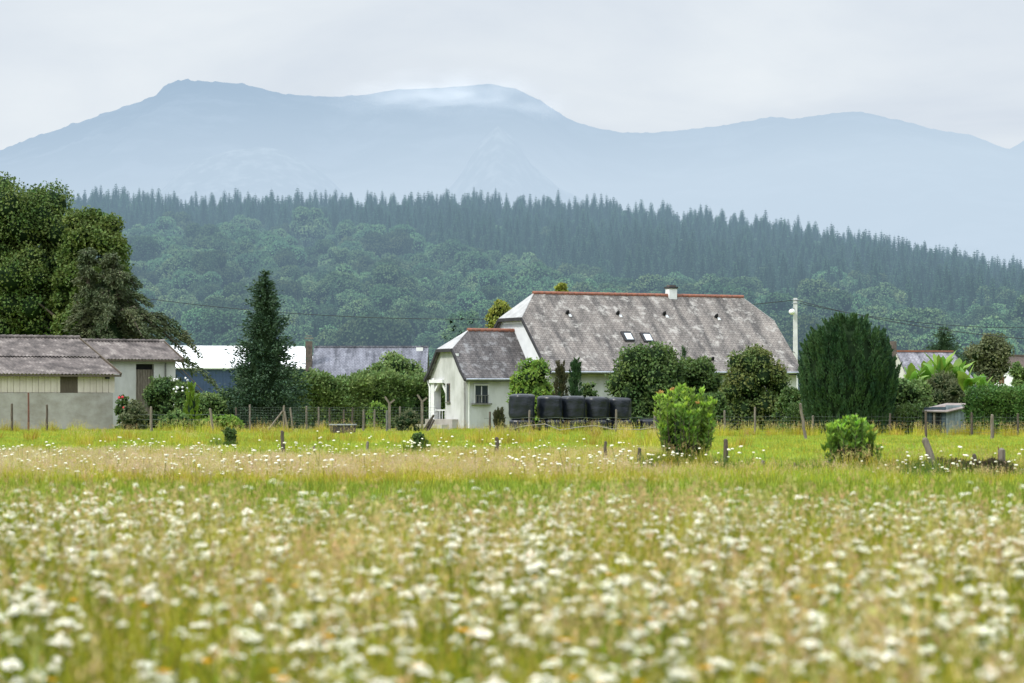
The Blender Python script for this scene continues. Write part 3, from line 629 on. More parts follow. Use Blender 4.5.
def roof(u0, u1, hip0, hip1, zr, zh, vh, vk, zk, ve, ze, ov0, ov1, m, name):
    mb = MB(); th = 0.11
    for sgn in (-1, 1):
        pts = [(u0 + hip0, 0, zr), (u1 - hip1, 0, zr), (u1 + ov1 if hip1 else u1, vh * sgn, zh), (u1 + ov1, vk * sgn, zk), (u0 - ov0, vk * sgn, zk), (u0 - ov0, vh * sgn, zh)]
        if not hip1: pts = [(u0 + hip0, 0, zr), (u1, 0, zr), (u1, vk * sgn, zk), (u0 - ov0, vk * sgn, zk), (u0 - ov0, vh * sgn, zh)]
        mb.slab([Lf(*p) for p in pts], th)
        mb.slab([Lf(*p) for p in ((u0 - ov0, vk * sgn, zk), (u1 + ov1, vk * sgn, zk), (u1 + ov1, ve * sgn, ze), (u0 - ov0, ve * sgn, ze))], th)
    r = mb.build(name, m, fh); h = MB()
    h.slab([Lf(*p) for p in ((u0 + hip0 - .01, 0, zr + .012), (u0 - ov0 - .03, vh, zh), (u0 - ov0 - .03, -vh, zh))], 0.1)
    if hip1:
        h.build('hip_end', M['hip'], r); h = MB(); h.slab([Lf(*p) for p in ((u1 - hip1 + .01, 0, zr + .012), (u1 + ov1 + .03, -vh, zh), (u1 + ov1 + .03, vh, zh))], 0.1)
    h.build('hip_end', M['hip'], r)
    f = MB(); z_ = -0.11
    for sgn in (-1, 1):
        for a_, b_ in (((u0 - ov0 - .03, vh * sgn, zh + z_), (u0 - ov0 - .03, vk * sgn, zk + z_)), ((u0 - ov0 - .03, vk * sgn, zk + z_), (u0 - ov0 - .03, ve * sgn, ze + z_)),
                       ((u0 - ov0 - .03, ve * sgn, ze + z_), (u1 + ov1, ve * sgn, ze + z_))): f.bar(Lf(*a_), Lf(*b_), 0.09, 0.15)
    f.bar(Lf(u0 - ov0 - .06, -vh, zh + z_), Lf(u0 - ov0 - .06, vh, zh + z_), 0.09, 0.15)
    f.build('fascia', M['fascia'], r)
    rt = MB(); q0, q1 = u0 + hip0 - .08, u1 - hip1 + .08; k = int((q1 - q0) / 0.36)
    for i in range(k):
        a_ = q0 + (q1 - q0) * i / k; b_ = q0 + (q1 - q0) * (i + 1.08) / k
        rt.tube([Lf(a_, 0, zr - .03), Lf(b_, 0, zr - .005)], [0.125, 0.095], 8)
    rt.build('ridge_tile', M['ridge'], r); return r
rf = roof(0, LM, 1.25, 1.0, ZR, ZH, VH, 3.75, 3.88, 4.72, 3.17, OV, 0.3, M['slate'], 'roof')
# small lead-capped vents, rooflights, chimney on the front slope
def onroof(px, py):
    """point of the front slope seen at a pixel"""
    d = Vector(((px - 512) / F, 1, (HZ - py) / F)); o_ = Vector((0, 0, CH))
    p0 = Vector(Lf(2, 0, ZR)); p1 = Vector(Lf(10, 0, ZR)); p2 = Vector(Lf(2, -3.75, 3.88)); nn = (p1 - p0).cross(p2 - p0).normalized()
    if nn.z < 0: nn = -nn
    tt = (p0 - o_).dot(nn) / d.dot(nn); return o_ + d * tt, nn
for px, py in ((567, 313.5), (617.5, 314), (664, 314.5), (716, 317), (712, 360)):
    p, nn = onroof(px, py); v_ = MB(); v_.tube([p - nn * .05, p + nn * 0.12, p + nn * .2 + Vector((0, -.12, 0))], [0.11, 0.10, 0.05], 8)
    vo = v_.build('roof_vent', M['black'], rf); fl = MB(); sx = Vector((ca, sa, 0)); dn = nn.cross(sx)
    if dn.z > 0: dn = -dn
    c_ = p + dn * .16 + sx * .13 + nn * .02; fl.slab([c_ - sx * .08 - dn * .1, c_ + sx * .08 - dn * .1, c_ + sx * .08 + dn * .1, c_ - sx * .08 + dn * .1], .03); fl.build('flashing', M['white'], vo)
for px, py in ((627.3, 337), (646.5, 338)):
    p, nn = onroof(px, py); sx = Vector((ca, sa, 0)); dn = nn.cross(sx)
    if dn.z > 0: dn = -dn
    a_, b_ = .31, .36; fr = MB(); q = [p - sx * a_ - dn * b_, p + sx * a_ - dn * b_, p + sx * a_ + dn * b_, p - sx * a_ + dn * b_]
    fr.slab([x + nn * .09 for x in q], .13); fo = fr.build('skylight', M['fascia'], rf); a_, b_ = .20, .25; p2_ = p + sx * .04 + dn * .05
    q = [p2_ - sx * a_ - dn * b_, p2_ + sx * a_ - dn * b_, p2_ + sx * a_ + dn * b_, p2_ - sx * a_ + dn * b_]; g_ = MB(); g_.slab([x + nn * .115 for x in q], .03); g_.build('pane', M['skylight'], fo)
uc = 9.95
ch = MB(); ch.box(Lf(uc, 0.0, 7.5), (0.5, 0.45, 0.75), A1); cho = ch.build('chimney', M['white'], rf)
cc = MB(); cc.box(Lf(uc, 0, 7.93), (0.6, 0.55, 0.1), A1); cc.build('chimney_cap', M['fascia'], cho)
cc = MB(); cc.box(Lf(uc, 0, 8.02), (0.4, 0.38, 0.10), A1); cc.build('chimney_pot', M['brick'], cho)
# end wing
LS = 4.0; HS = 2.2; ZS = 2.9; ZRS = 5.42; ZHS = 4.38; VS = 0.93
w = MB(); w.box(Lf(-LS / 2, -HS + .14, ZS / 2), (LS, .28, ZS), A1); w.build('wing_wall', M['render'], fh); w = MB(); w.box(Lf(-LS / 2 + .7, HS - .14, ZS / 2), (LS - 1.4, .28, ZS), A1); w.build('wing_wall', M['render'], fh)
w = MB()
def gp(pts, u=-LS, d=.28): w.prism([Lf(u, v, z) for v, z in pts], [Lf(u + d, v, z) for v, z in pts])
gp([(-HS + .004, 0), (0.35, 0), (0.35, ZHS - .05), (-VS, ZHS - .05), (-HS + .004, ZS)])
gp([(0.352, 2.5), (1.45, 2.5), (1.45, 3.72), (VS, ZHS - .05), (0.352, ZHS - .05)])
gp([(1.452, 2.65), (2.19, 2.65), (2.19, 2.86), (1.452, 3.7)])
gwl = w.build('wing_gable', M['render'], fh)
po = MB(); po.box(Lf(-LS + .2, 1.98, 1.55), (.42, .42, 2.5), A1); po.bar(Lf(-LS + .1, 1.8, 2.1), Lf(-LS + .1, 1.2, 2.62), .14); po.bar(Lf(-LS + .1, 0.37, 2.0), Lf(-LS + .1, 0.95, 2.6), .14)
po.bar(Lf(-LS - .05, 0.5, 2.62), Lf(-LS - .05, 2.2, 2.62), .14, .18); po.build('porch_post', M['white'], fh)
po = MB(); po.bar(Lf(-LS + .1, .5, 1.05), Lf(-LS + .1, 1.8, 1.05), .06)
for v_ in (.62, .95, 1.3, 1.62): po.bar(Lf(-LS + .1, v_, .55), Lf(-LS + .1, v_, 1.05), .035)
po.build('railing', M['white'], fh)
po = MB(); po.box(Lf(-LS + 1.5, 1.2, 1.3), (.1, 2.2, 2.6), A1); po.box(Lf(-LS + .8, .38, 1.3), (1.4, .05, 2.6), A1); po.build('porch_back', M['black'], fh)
po = MB(); po.box(Lf(-LS - .12, .45, .28), (.5, 3.4, .56), A1); po.box(Lf(-LS - .9, .2, .14), (.4, 3.4, .28), A1); po.build('porch_step', M['block'], fh)
rw = roof(-LS, 0.0, 1.25, 0, ZRS, ZHS, VS + .03, 1.95, 3.27, 2.55, 2.78, .2, 0, M['slate_dark'], 'wing_roof')
# windows and pipes of the wing
wf = MB(); uw = -LS + .9
wf.box(Lf(uw - .42, -HS - .03, 1.9), (.09, .08, .95), A1); wf.box(Lf(uw + .42, -HS - .03, 1.9), (.09, .08, .95), A1); wf.box(Lf(uw, -HS - .03, 2.42), (.93, .08, .09), A1); wf.box(Lf(uw, -HS - .03, 1.9), (.05, .06, .86), A1)
wo = wf.build('window', M['concrete'], fh); g_ = MB(); g_.box(Lf(uw, -HS - .005, 1.9), (.75, .03, .93), A1); g_.build('pane', M['glass'], wo)
g_ = MB(); g_.box(Lf(uw, -HS - .08, 1.39), (1.15, .2, .08), A1); g_.build('sill', M['concrete2'], wo)
g_ = MB()
for i in range(5): g_.bar(Lf(uw - .36 + .18 * i, -HS - .12, 1.45), Lf(uw - .36 + .18 * i, -HS - .12, 1.85), .03)
g_.bar(Lf(uw - .4, -HS - .12, 1.85), Lf(uw + .4, -HS - .12, 1.85), .03); g_.build('railing', M['concrete2'], wo)
wf = MB(); wf.box(Lf(-LS - .012, -.05, 2.0), (.05, .36, 1.0), A1); wo = wf.build('window', M['darkboard'], fh)
g_ = MB(); g_.box(Lf(-LS - .05, -.05, 1.46), (.1, .5, .07), A1); g_.build('sill', M['concrete2'], wo)
g_ = MB(); g_.box(Lf(-LS - .04, -.05, 2.0), (.03, .24, .88), A1); g_.build('pane', M['glass'], wo)
dp = MB(); dp.tube([Lf(-LS + .12, -HS - .28, 2.72), Lf(-LS + .14, -HS - .08, 2.5), Lf(-LS + .14, -HS - .08, 0.02)], .055, 8); dp.build('downpipe', M['white'], fh)
dp = MB(); dp.tube([Lf(-LS - .05, HS + .30, 2.66), Lf(-LS - .02, HS + .08, 2.3), Lf(-LS - .02, HS + .08, 0.02)], .06, 8); dp.build('downpipe', M['white'], fh)
dp = MB(); dp.tube([Lf(-LS - .2, -2.62, 2.70), Lf(0.0, -2.62, 2.72)], .06, 8); dp.build('gutter', M['zinc'], fh)
dp = MB(); dp.tube([Lf(-.2, -4.8, 3.08), Lf(LM + .3, -4.8, 3.12)], .06, 8); dp.build('gutter', M['zinc'], fh)
dp = MB(); dp.box(Lf(-LS - .08, -1.25, 4.0), (.14, .16, .2), A1); dp.build('wall_lamp', M['white'], fh)
for u_ in (5.0, 12.9):
    wf = MB(); wf.box(Lf(u_, -HS - .02, 1.7), (1.0, .06, 1.3), A1); wo = wf.build('window', M['white'], fh)
    for k_ in (-.23, .23): g_ = MB(); g_.box(Lf(u_ + k_, -HS - .056, 1.7), (.38, .02, 1.1), A1); g_.build('pane', M['glass'], wo)

# ------------------------------------------------------------------ barns to the west
def corr_slope(mb, fr, u0, u1, v0, z0, v1, z1, pitch=0.20, amp=0.022, rows=2):
    n_ = int((u1 - u0) / pitch * 8); us = np.linspace(u0, u1, n_ + 1); V = []
    for r_ in range(rows + 1):
        k_ = r_ / rows; v_ = v0 + (v1 - v0) * k_; z_ = z0 + (z1 - z0) * k_
        for u in us: V.append(fr(u, v_, z_ + amp * math.sin(u / pitch * 2 * math.pi)))
    mb.arr(V, [[r_ * (n_ + 1) + i, r_ * (n_ + 1) + i + 1, (r_ + 1) * (n_ + 1) + i + 1, (r_ + 1) * (n_ + 1) + i] for r_ in range(rows) for i in range(n_)], 0, True)
def frame_at(cx, cy_, a):
    c_, s_ = math.cos(a), math.sin(a)
    return lambda u, v, z: (cx + u * c_ - v * s_, cy_ + u * s_ + v * c_, z)
def u_at(cx, cy_, a, px):   # u on the front wall line (v=0) seen in column px
    k_ = (px - 512) / F; return -(cx - k_ * cy_) / (math.cos(a) - k_ * math.sin(a))
cx1, cy1 = wx(113, 150), 150.0; fr = frame_at(cx1, cy1, AB)
bn = thing('barn', (cx1, cy1, 0), 'low barn with cream boards over grey block wall and corrugated roof', 'barn')
LB = 15.0; DB = 10.4
mb = MB(); zt = wz(393, 150)
mb.box(fr(-LB / 2, .12, zt / 2 - .05), (LB, .24, zt + .1), AB); mb.box(fr(-.12, DB / 2, 1.45), (.24, DB - .5, 2.9), AB); mb.box(fr(-LB / 2, DB - .12, 1.45), (LB, .24, 2.9), AB)
mb.build('wall', M['block'], bn)
uwa, uwb = u_at(cx1, cy1, AB, 60.5), u_at(cx1, cy1, AB, 78)
ze = 3.05
for a_, b_ in ((-LB, uwa), (uwb, 0.12)):
    mb = MB()
    k_ = int((b_ - a_) / .17)
    for i in range(k_):
        q0 = a_ + (b_ - a_) * i / k_; q1 = a_ + (b_ - a_) * (i + 1) / k_
        mb.box(fr((q0 + q1) / 2, .06 + (.025 if i % 2 else 0), (zt + ze) / 2 + .02), (q1 - q0 - .012, .06, ze - zt), AB)
    mb.build('cladding', M['cream'], bn)
mb = MB(); mb.box(fr((uwa + uwb) / 2, .10, (zt + ze) / 2), (uwb - uwa, .08, ze - zt), AB)
so_ = mb.build('shutter', M['darkboard'], bn)
mb = MB(); mb.prism([fr(-.02, 0.15, 2.9), fr(-.02, DB - .15, 2.9), fr(-.02, DB / 2, 4.6)], [fr(-.2, 0.15, 2.9), fr(-.2, DB - .15, 2.9), fr(-.2, DB / 2, 4.6)]); mb.build('gable_wall', M['block'], bn)
mb = MB(); VR = 5.75; vr0 = -.3; ZB = wz(374.2, 150)
corr_slope(mb, fr, -LB, .35, vr0, ZB, 2.6, ZB + .93); corr_slope(mb, fr, -LB, .35, 2.5, ZB + .96, VR, 4.98); corr_slope(mb, fr, -LB, .35, VR, 4.98, DB + .3, 3.2)
ro = mb.build('roof', M['fibro'], bn)
mb = MB(); k_ = 40
for i in range(k_): mb.tube([fr(-LB + (LB + .35) * i / k_, VR, 4.98), fr(-LB + (LB + .35) * (i + 1.05) / k_, VR, 5.0)], [.12, .14], 7)
mb.build('ridge_tile', M['fibro'], ro)
mb = MB(); mb.bar(fr(.35, vr0, ZB), fr(.35, VR, 4.98), .06, .14); mb.bar(fr(-LB, vr0 + .03, ZB - .09), fr(.35, vr0 + .03, ZB - .09), .05, .1); mb.build('fascia', M['darkboard'], ro)
mb = MB(); mb.box(fr(-.35, -.09, 2.78), (.2, .16, .14), AB); mb.build('wall_lamp', M['fascia'], bn)

cx2, cy2 = wx(175.5, 160), 160.0; fr2 = frame_at(cx2, cy2, AB)
b2 = thing('barn', (cx2, cy2, 0), 'smaller taller pale-walled barn with brown plank door beside hydrangea', 'barn')
L2 = 7.2; D2 = 4.9; ze2 = wz(359.5, 160); zr2 = wz(341.5, 162.2)
ua, ub = u_at(cx2, cy2, AB, 136), u_at(cx2, cy2, AB, 154)
mb = MB()
for a_, b_, z0_, z1_ in ((-L2, ua, 0, ze2), (ub, 0, 0, ze2), (ua, ub, 3.62, ze2)): mb.box(fr2((a_ + b_) / 2, .12, (z0_ + z1_) / 2), (b_ - a_, .24, z1_ - z0_), AB)
mb.box(fr2(-.12, D2 / 2, ze2 / 2), (.24, D2 - .5, ze2), AB); mb.box(fr2(-L2 / 2, D2 - .12, ze2 / 2), (L2, .24, ze2), AB)
mb.prism([fr2(-.02, .1, ze2), fr2(-.02, D2 - .1, ze2), fr2(-.02, D2 / 2, zr2 - .12)], [fr2(-.22, .1, ze2), fr2(-.22, D2 - .1, ze2), fr2(-.22, D2 / 2, zr2 - .12)])
mb.build('wall', M['greywall'], b2)
mb = MB(); k_ = 7
for i in range(k_): mb.box(fr2(ua + (ub - ua) * (i + .5) / k_, .2, 1.66), ((ub - ua) / k_ - .02, .06, 3.3), AB)
mb.build('door', M['greywood'], b2)
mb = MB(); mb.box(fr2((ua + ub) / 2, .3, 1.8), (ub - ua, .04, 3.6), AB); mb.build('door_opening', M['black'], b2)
mb = MB(); mb.tube([fr2(-.62, -.06, .05), fr2(-.62, -.06, ze2 - .2)], .045, 7); mb.build('downpipe', M['concrete2'], b2)
mb = MB(); corr_slope(mb, fr2, -L2 - 2, .35, -.32, ze2, D2 / 2, zr2); corr_slope(mb, fr2, -L2 - 2, .35, D2 / 2, zr2, D2 + .3, ze2); ro = mb.build('roof', M['fibro'], b2)
mb = MB()
for i in range(24): mb.tube([fr2(-L2 - 2 + (L2 + 2.35) * i / 24, D2 / 2, zr2), fr2(-L2 - 2 + (L2 + 2.35) * (i + 1.05) / 24, D2 / 2, zr2 + .02)], [.10, .12], 7)
mb.build('ridge_tile', M['fibro'], ro)
mb = MB(); mb.bar(fr2(.35, -.32, ze2), fr2(.35, D2 / 2, zr2), .06, .13); mb.bar(fr2(-L2, -.3, ze2 - .08), fr2(.35, -.3, ze2 - .08), .05, .1); mb.build('fascia', M['darkboard'], ro)

# ------------------------------------------------------------------ buildings farther off
def gable_building(name, label, px, Y, a, L_, D_, ze_, zr_, wallm, roofm, ov=.3, ridge=None, cat='building', hip=0.0):
    cx, cy_ = wx(px, Y), Y; f = frame_at(cx, cy_, a); t_ = thing(name, (cx, cy_, 0), label, cat)
    mb = MB(); mb.box(f(L_ / 2, .12, ze_ / 2), (L_, .24, ze_), a); mb.box(f(L_ / 2, D_ - .12, ze_ / 2), (L_, .24, ze_), a)
    for u_ in (0.0, L_ - .24): 
        pr = [(0.004, 0), (D_ - .004, 0), (D_ - .004, ze_), (D_ / 2 + .01, zr_ - .14), (.004, ze_)] if True else 0
        mb.prism([f(u_, v, z) for v, z in pr], [f(u_ + .24, v, z) for v, z in pr])
    mb.build('wall', wallm, t_); sl_ = (zr_ - ze_) / (D_ / 2)
    mb = MB(); mb.slab([f(-ov + hip, D_ / 2, zr_), f(L_ + ov - hip, D_ / 2, zr_), f(L_ + ov, -ov, ze_ - sl_ * ov), f(-ov, -ov, ze_ - sl_ * ov)], .1)
    mb.slab([f(-ov + hip, D_ / 2, zr_), f(L_ + ov - hip, D_ / 2, zr_), f(L_ + ov, D_ + ov, ze_ - sl_ * ov), f(-ov, D_ + ov, ze_ - sl_ * ov)], .1)
    r_ = mb.build('roof', roofm, t_)
    mb = MB(); mb.bar(f(-ov + hip, D_ / 2, zr_ + .03), f(L_ + ov - hip, D_ / 2, zr_ + .03), .25, .12); mb.build('ridge_tile', ridge or roofm, r_)
    return t_, f, r_
Yw = 232.
L_w = wx(312, Yw) - wx(120, Yw)
tw, fw, rw_ = gable_building('farm_shed', 'blue metal farm building with bright white roof behind the spruce', 120, Yw, rad(18), L_w / math.cos(rad(18)) * 1.02, 13.0, wz(367, Yw + 2), wz(346.5, Yw + 8), M['bluewall'], M['roofwhite'], .25, cat='farm building')
mb = MB()
for i in range(56): mb.box(fw(L_w * (i + .5) / 56, -.012, wz(367, Yw) / 2), (.05, .03, wz(367, Yw) - .1), rad(18))
mb.build('cladding', M['bluewall'], tw)
Yg = 205.
tg, fg, rg_ = gable_building('farm_shed', 'long grey slate-roofed farm building with sooty brick chimney behind the hedge', 313, Yg, 0, wx(424, Yg) - wx(313, Yg), 8, wz(376, Yg), wz(347, Yg + 4), M['greywall'], M['slate_far'], .2, cat='farm building')
mb = MB(); X_ = wx(307.5, Yg); mb.box((X_, Yg + 1.5, wz(352, Yg) - 1.0), (.48, .5, 3.6), 0); co = mb.build('chimney', M['brick'], tg)
mb = MB(); mb.box((X_, Yg + 1.5, wz(339.5, Yg) + .12), (.62, .6, .10)); mb.box((X_, Yg + 1.5, wz(339.5, Yg) + .30), (.40, .4, .07)); mb.build('chimney_cap', M['concrete2'], co)
mb = MB(); mb.box((wx(418, Yg), Yg + 3.6, wz(349, Yg)), (.5, .3, .35)); mb.build('skylight', M['white'], rg_)
Yh = 192.
th_, fh_, rh_ = gable_building('village_house', 'blue-grey slate roofed house with red ridge behind the banana plants', 913, Yh, rad(15), 4.3, 6.0, 2.9, wz(351.5, Yh + 3), M['greywall'], M['slate_blue'], .3, M['ridge'], 'house', .35)
mb = MB(); mb.box(fh_(-.1, 3.2, wz(350, Yh)), (.4, .45, 1.3), 0); mb.build('chimney', M['brick'], rh_)
Yk = 300.
tk, fk, rk = gable_building('village_house', 'small white gabled house with brown tiled roof and brown shuttered window', 1018, Yk, rad(52), 9.0, 3.4, wz(377, Yk), wz(355, Yk), M['render2'], M['brownroof'], .3, None, 'house', .3)
mb = MB(); mb.box(fk(-.03, 1.9, wz(380, 300.)), (.06, .55, .75), rad(52)); mb.build('shutter', M['redpost'], tk)

# ------------------------------------------------------------------ trees
def big_tree(name, label, px, Y, ytop, hw, m, seed, n=26000, k=60, L=.30, Wd=.24, z0=1.5, squash=.55):
    rg = np.random.default_rng(seed); X = wx(px, Y); H = wz(ytop, Y); rx = hw / F * Y; t_ = thing(name, (X, Y, 0), label, 'tree')
    mb = MB(); cs, rs = ellipsoid_clumps((X, Y, (H + z0) / 2), rx, rx * .8, (H - z0) / 2, k, (.15, .30), rg, -.8)
    c2, r2 = ellipsoid_clumps((X, Y, (H + z0) / 2), rx * .75, rx * .6, (H - z0) / 2 * .75, k // 2, (.2, .32), rg, -.9)
    cs = np.vstack([cs, c2]); rs = np.append(rs, r2)
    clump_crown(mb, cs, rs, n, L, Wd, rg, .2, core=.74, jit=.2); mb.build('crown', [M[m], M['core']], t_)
    tb = MB(); trunk_of(tb, (X, Y, 0), H * .6, .035 * H, rg, 7); tb.build('trunk', M['bark'], t_); return t_
big_tree('broadleaf_tree', 'tallest dark green leafy tree rising behind the low barn', 14, 190, 160, 84, 'oak', 31, 90000, 130, .20, .15)
big_tree('broadleaf_tree', 'rounded leafy tree with yellowish top between tallest tree and cedar', 93, 186, 189, 45, 'oak', 32, 42000, 90, .21, .17)
big_tree('broadleaf_tree', 'tall leafy tree partly cut off at the edge behind barn', -55, 196, 190, 60, 'oak', 33, 20000, 50, .24, .2)
big_tree('broadleaf_tree', 'feathery grey-green rounded tree between the two village houses', 987, 235, 327, 30, 'grey_green', 34, 8000, 30, .25, .14)
cone_conifer('conifer_tree', 944, 326, 225, 33, 'dark conical evergreen behind the red-ridged village house', 'spruce', seed=35, n=16000, rows=26, power=.6)
big_tree('broadleaf_tree', 'yellow-green young tree rising behind the end wing roof', 505, 176, 296, 20, 'yellowleaf', 36, 6000, 46, .18, .13, z0=4.6)
big_tree('broadleaf_tree', 'thin yellowish treetop showing above the farmhouse ridge', 562, 178, 278, 9, 'yellowleaf', 37, 3000, 30, .2, .15, z0=6.5)
big_tree('broadleaf_tree', 'dark round tree just above the wing roof hip', 462, 330, 306, 20, 'f_broad', 38, 6000, 30, .34, .26, z0=6)
bush('bush', 1022, 352, 392, 150, 13, 'leafy tree covering the edge of the brown-roofed house', 'midleaf', 3500, seed=39, cat='bush')
bush('bush', 918, 343, 380, 210, 14, 'reddish brown shrub tops behind the red-ridged house', 'autumn', 2500, seed=40, cat='bush')

# cedar with two leaders and long drooping boughs
def cedar():
    rg = np.random.default_rng(41); Y = 172.; X = wx(118, Y); t_ = thing('cedar_tree', (X, Y, 0), 'dark brownish cedar with drooping boughs behind the barns', 'tree'); mb = MB(); tb = MB(); P = []; D = []
    for px0, top, k, wd in ((113, 251, 30, 88), (88, 246, 22, 34)):
        X0 = wx(px0, Y); H = wz(top, Y); tb.tube([(X0, Y, 0), (X0, Y, H * .6), (X0, Y, H - .3)], [.4, .22, .04], 8)
        for i in range(k * 3):
            u = (i / (k * 3)) ** .9; z = 1.8 + (H - 2.0) * u; a = rg.uniform(0, 6.28); rr_ = wd / F * Y
            ln = rr_ * (1 - u) ** 1.0 * rg.uniform(.65, 1.15) * (1.25 if math.cos(a) > 0 else .9) + .3
            d_ = np.array([math.cos(a), math.sin(a) * .8, 0]); m_ = int(80 + 100 * ln); s_ = rg.uniform(.12, 1, m_)
            rise = rg.uniform(.15, .5) * ln
            c_ = np.array([X0, Y, z]) + d_ * (ln * s_)[:, None]; c_[:, 2] += rise * np.sin(s_ * 2.4) - .32 * ln * s_ ** 2
            c_ += rg.normal(0, 1, (m_, 3)) * np.array([.16, .16, .10]) * (1.15 - .6 * s_)[:, None]
            P.append(c_); dd = np.tile(d_, (m_, 1)) + rg.normal(0, .45, (m_, 3)); dd[:, 2] -= .15 + .5 * rg.random(m_); D.append(dd)
            e = Vector(c_[0]); tb.tube([(X0, Y, z), (X0 + d_[0] * ln * .5, Y + d_[1] * ln * .5, z + rise * .8), (X0 + d_[0] * ln * .9, Y + d_[1] * ln * .9, z + rise * .6 - .3 * ln)], [.07, .05, .02], 5)
        mb.lathe([(wd / F * Y * .26 * (1 - i / 6) + .02, 1.5 + (H - 3) * i / 6) for i in range(7)], (X0, Y, 0), 10, 1)
    mb.leaves(np.vstack(P), np.vstack(D), .22, .09, 0, rg); mb.build('crown', [M['cedar'], M['core']], t_); tb.build('trunk', M['bark'], t_)
cedar()
cone_conifer('spruce_tree', 265, 270, 152, 37, 'dark green pointed spruce standing in the hedge row', 'spruce', n=24000, seed=42, rows=38, power=.8, ragged=.32, L=.20, Wd=.08)
plume_bush('cypress_tree', 848, 315, 130, 54, 'huge dense dark cypress of upright plumes beside the utility pole', 'cypress', 62000, seed=43, plumes=720, pl=.66, L=.15, Wd=.055)

# ------------------------------------------------------------------ shrubs round the house
bush('bush', 534, 357, 410, 147, 22, 'light green leafy shrub behind the first bales', 'fresh', 8000, .19, .11, 51, 34, (.36, .52))
plume_bush('cypress_shrub', 561, 361, 146, 8.5, 'slim brownish thuja column behind the bales, the duller of the pair', 'thuja', 6500, seed=52, shape='cone', cat='shrub', plumes=90, pl=.5, L=.12, Wd=.05)
plume_bush('cypress_shrub', 575.5, 358, 146, 7.5, 'slim dark green thuja column behind the bales, greener of the pair', 'cypress', 6500, seed=53, shape='cone', cat='shrub', plumes=90, pl=.5, L=.12, Wd=.05)
bush('bush', 590, 377, 405, 147, 10, 'small green shrub between thuja column and round dark bush', 'midleaf', 1400, .13, .08, 54)
bush('bush', 646, 341, 430, 146, 40, 'large round dark green bush behind the last bales', 'laurel', 13000, .17, .11, 55, 46)
bush('bush', 696, 352, 430, 148, 26, 'dark leafy bush in the gap between two large round bushes', 'laurel', 7000, .17, .11, 56, 34)
plume_bush('cypress_shrub', 684, 347, 149, 5, 'small dark pointed evergreen tip between the large bushes', 'cypress', 1400, seed=57, shape='cone', cat='shrub', plumes=40, pl=.4, L=.12, Wd=.04)
bush('bush', 752, 347, 432, 144, 36, 'large round bush with reddish brown top before the farmhouse end', 'autumn', 12000, .16, .10, 58, 44)
bush('bush', 713, 392, 436, 140, 19, 'low dark undergrowth bush at the foot between round bushes', 'laurel', 3500, .16, .10, 59)
bush('bush', 790, 385, 436, 139, 15, 'shadowy low bush between round bush and huge cypress', 'laurel', 2800, .16, .10, 60)
bush('bush', 905, 372, 438, 134, 27, 'ivy-clad dull green bush between cypress and shed', 'hedge', 7000, .16, .11, 61, 34)
bush('bush', 945, 374, 410, 143, 26, 'feathery grey-green bush behind the small shed', 'grey_green', 6500, .22, .05, 62, 34)
bush('bush', 1000, 383, 420, 146, 22, 'loose brownish shrubs rising above the clipped hedge', 'grey_green', 4000, .16, .08, 63)
bush('bush', 1020, 385, 420, 142, 20, 'low green shrub above the clipped hedge at its end', 'midleaf', 3000, .16, .08, 64)
hedge('hedge', 975, 1075, 394.5, 128, 124, 'clipped bright green hedge beside the small shed', 'hedge2', 13000, .12, .09, 1.6, 65, .03)
hedge('hedge', 240, 440, 382, 158, 162, 'long shaggy green hedge between spruce and farmhouse wing', 'hedge', 30000, .20, .12, 1.6, 66, .20)
hedge('hedge', 790, 924, 411, 133, 130, 'low dark hedge behind wire at the foot of the cypress', 'laurel', 7000, .14, .09, 1.0, 67, .06)
bush('bush', 398, 353, 410, 176, 32, 'broad dark bush rising above the long hedge', 'hedge', 7000, .2, .13, 68, 34)
bush('bush', 372, 362, 410, 172, 22, 'smaller dark bush at the side of the broad hedge bush', 'hedge', 4000, .2, .13, 69, 24)
bush('bush', 165, 377, 425, 153, 23, 'dark shrub in front of the plank barn door', 'laurel', 5000, .16, .10, 70)
bush('bush', 205, 388, 425, 151, 20, 'mid green shrub between the lime conifer and the spruce', 'hedge', 4200, .16, .1, 71)
bush('bush', 229, 390, 425, 153, 19, 'bushy green shrub at the foot of the spruce', 'midleaf', 4200, .16, .1, 72)
plume_bush('conifer_shrub', 192, 384, 147, 11, 'small lime green cone-shaped conifer by the barn', 'lime', 6500, seed=73, shape='cone', cat='shrub', plumes=70, pl=.35, L=.11, Wd=.05)
bush('bush', 133, 401, 426, 146, 14, 'pale-leaved low shrub beneath the red flowers by the barn', 'grey_green', 2600, .14, .09, 74)
bush('bush', 176, 412, 430, 144, 20, 'low weedy shrub in front of the lime conifer', 'midleaf', 2200, .13, .08, 75)
bush('bush', 222, 415, 432, 142, 22, 'broad-leaved light green plant at the foot of the fence', 'fresh', 1400, .2, .14, 76)
bush('bush', 377, 402, 428, 150, 10, 'small bright green sapling before the long hedge', 'fresh', 1100, .16, .1, 77)
bush('bush', 408, 411, 433, 140, 14, 'dry grey weed clump beside the trough', 'grey_green', 1300, .12, .04, 78)
bush('bush', 230, 426, 450, 98, 6.5, 'small dark shrub standing alone in the grass west', 'laurel', 1100, .08, .05, 79)
bush('bush', 419, 431, 456, 86, 8, 'small dark bush alone in the grass before the wing', 'laurel', 1300, .08, .05, 80)
plume_bush('conifer_shrub', 499, 407, 134, 6, 'small dark brownish dwarf conifer beside the first bale', 'thuja', 3500, seed=81, shape='cone', cat='shrub', plumes=50, pl=.3, L=.1, Wd=.04)
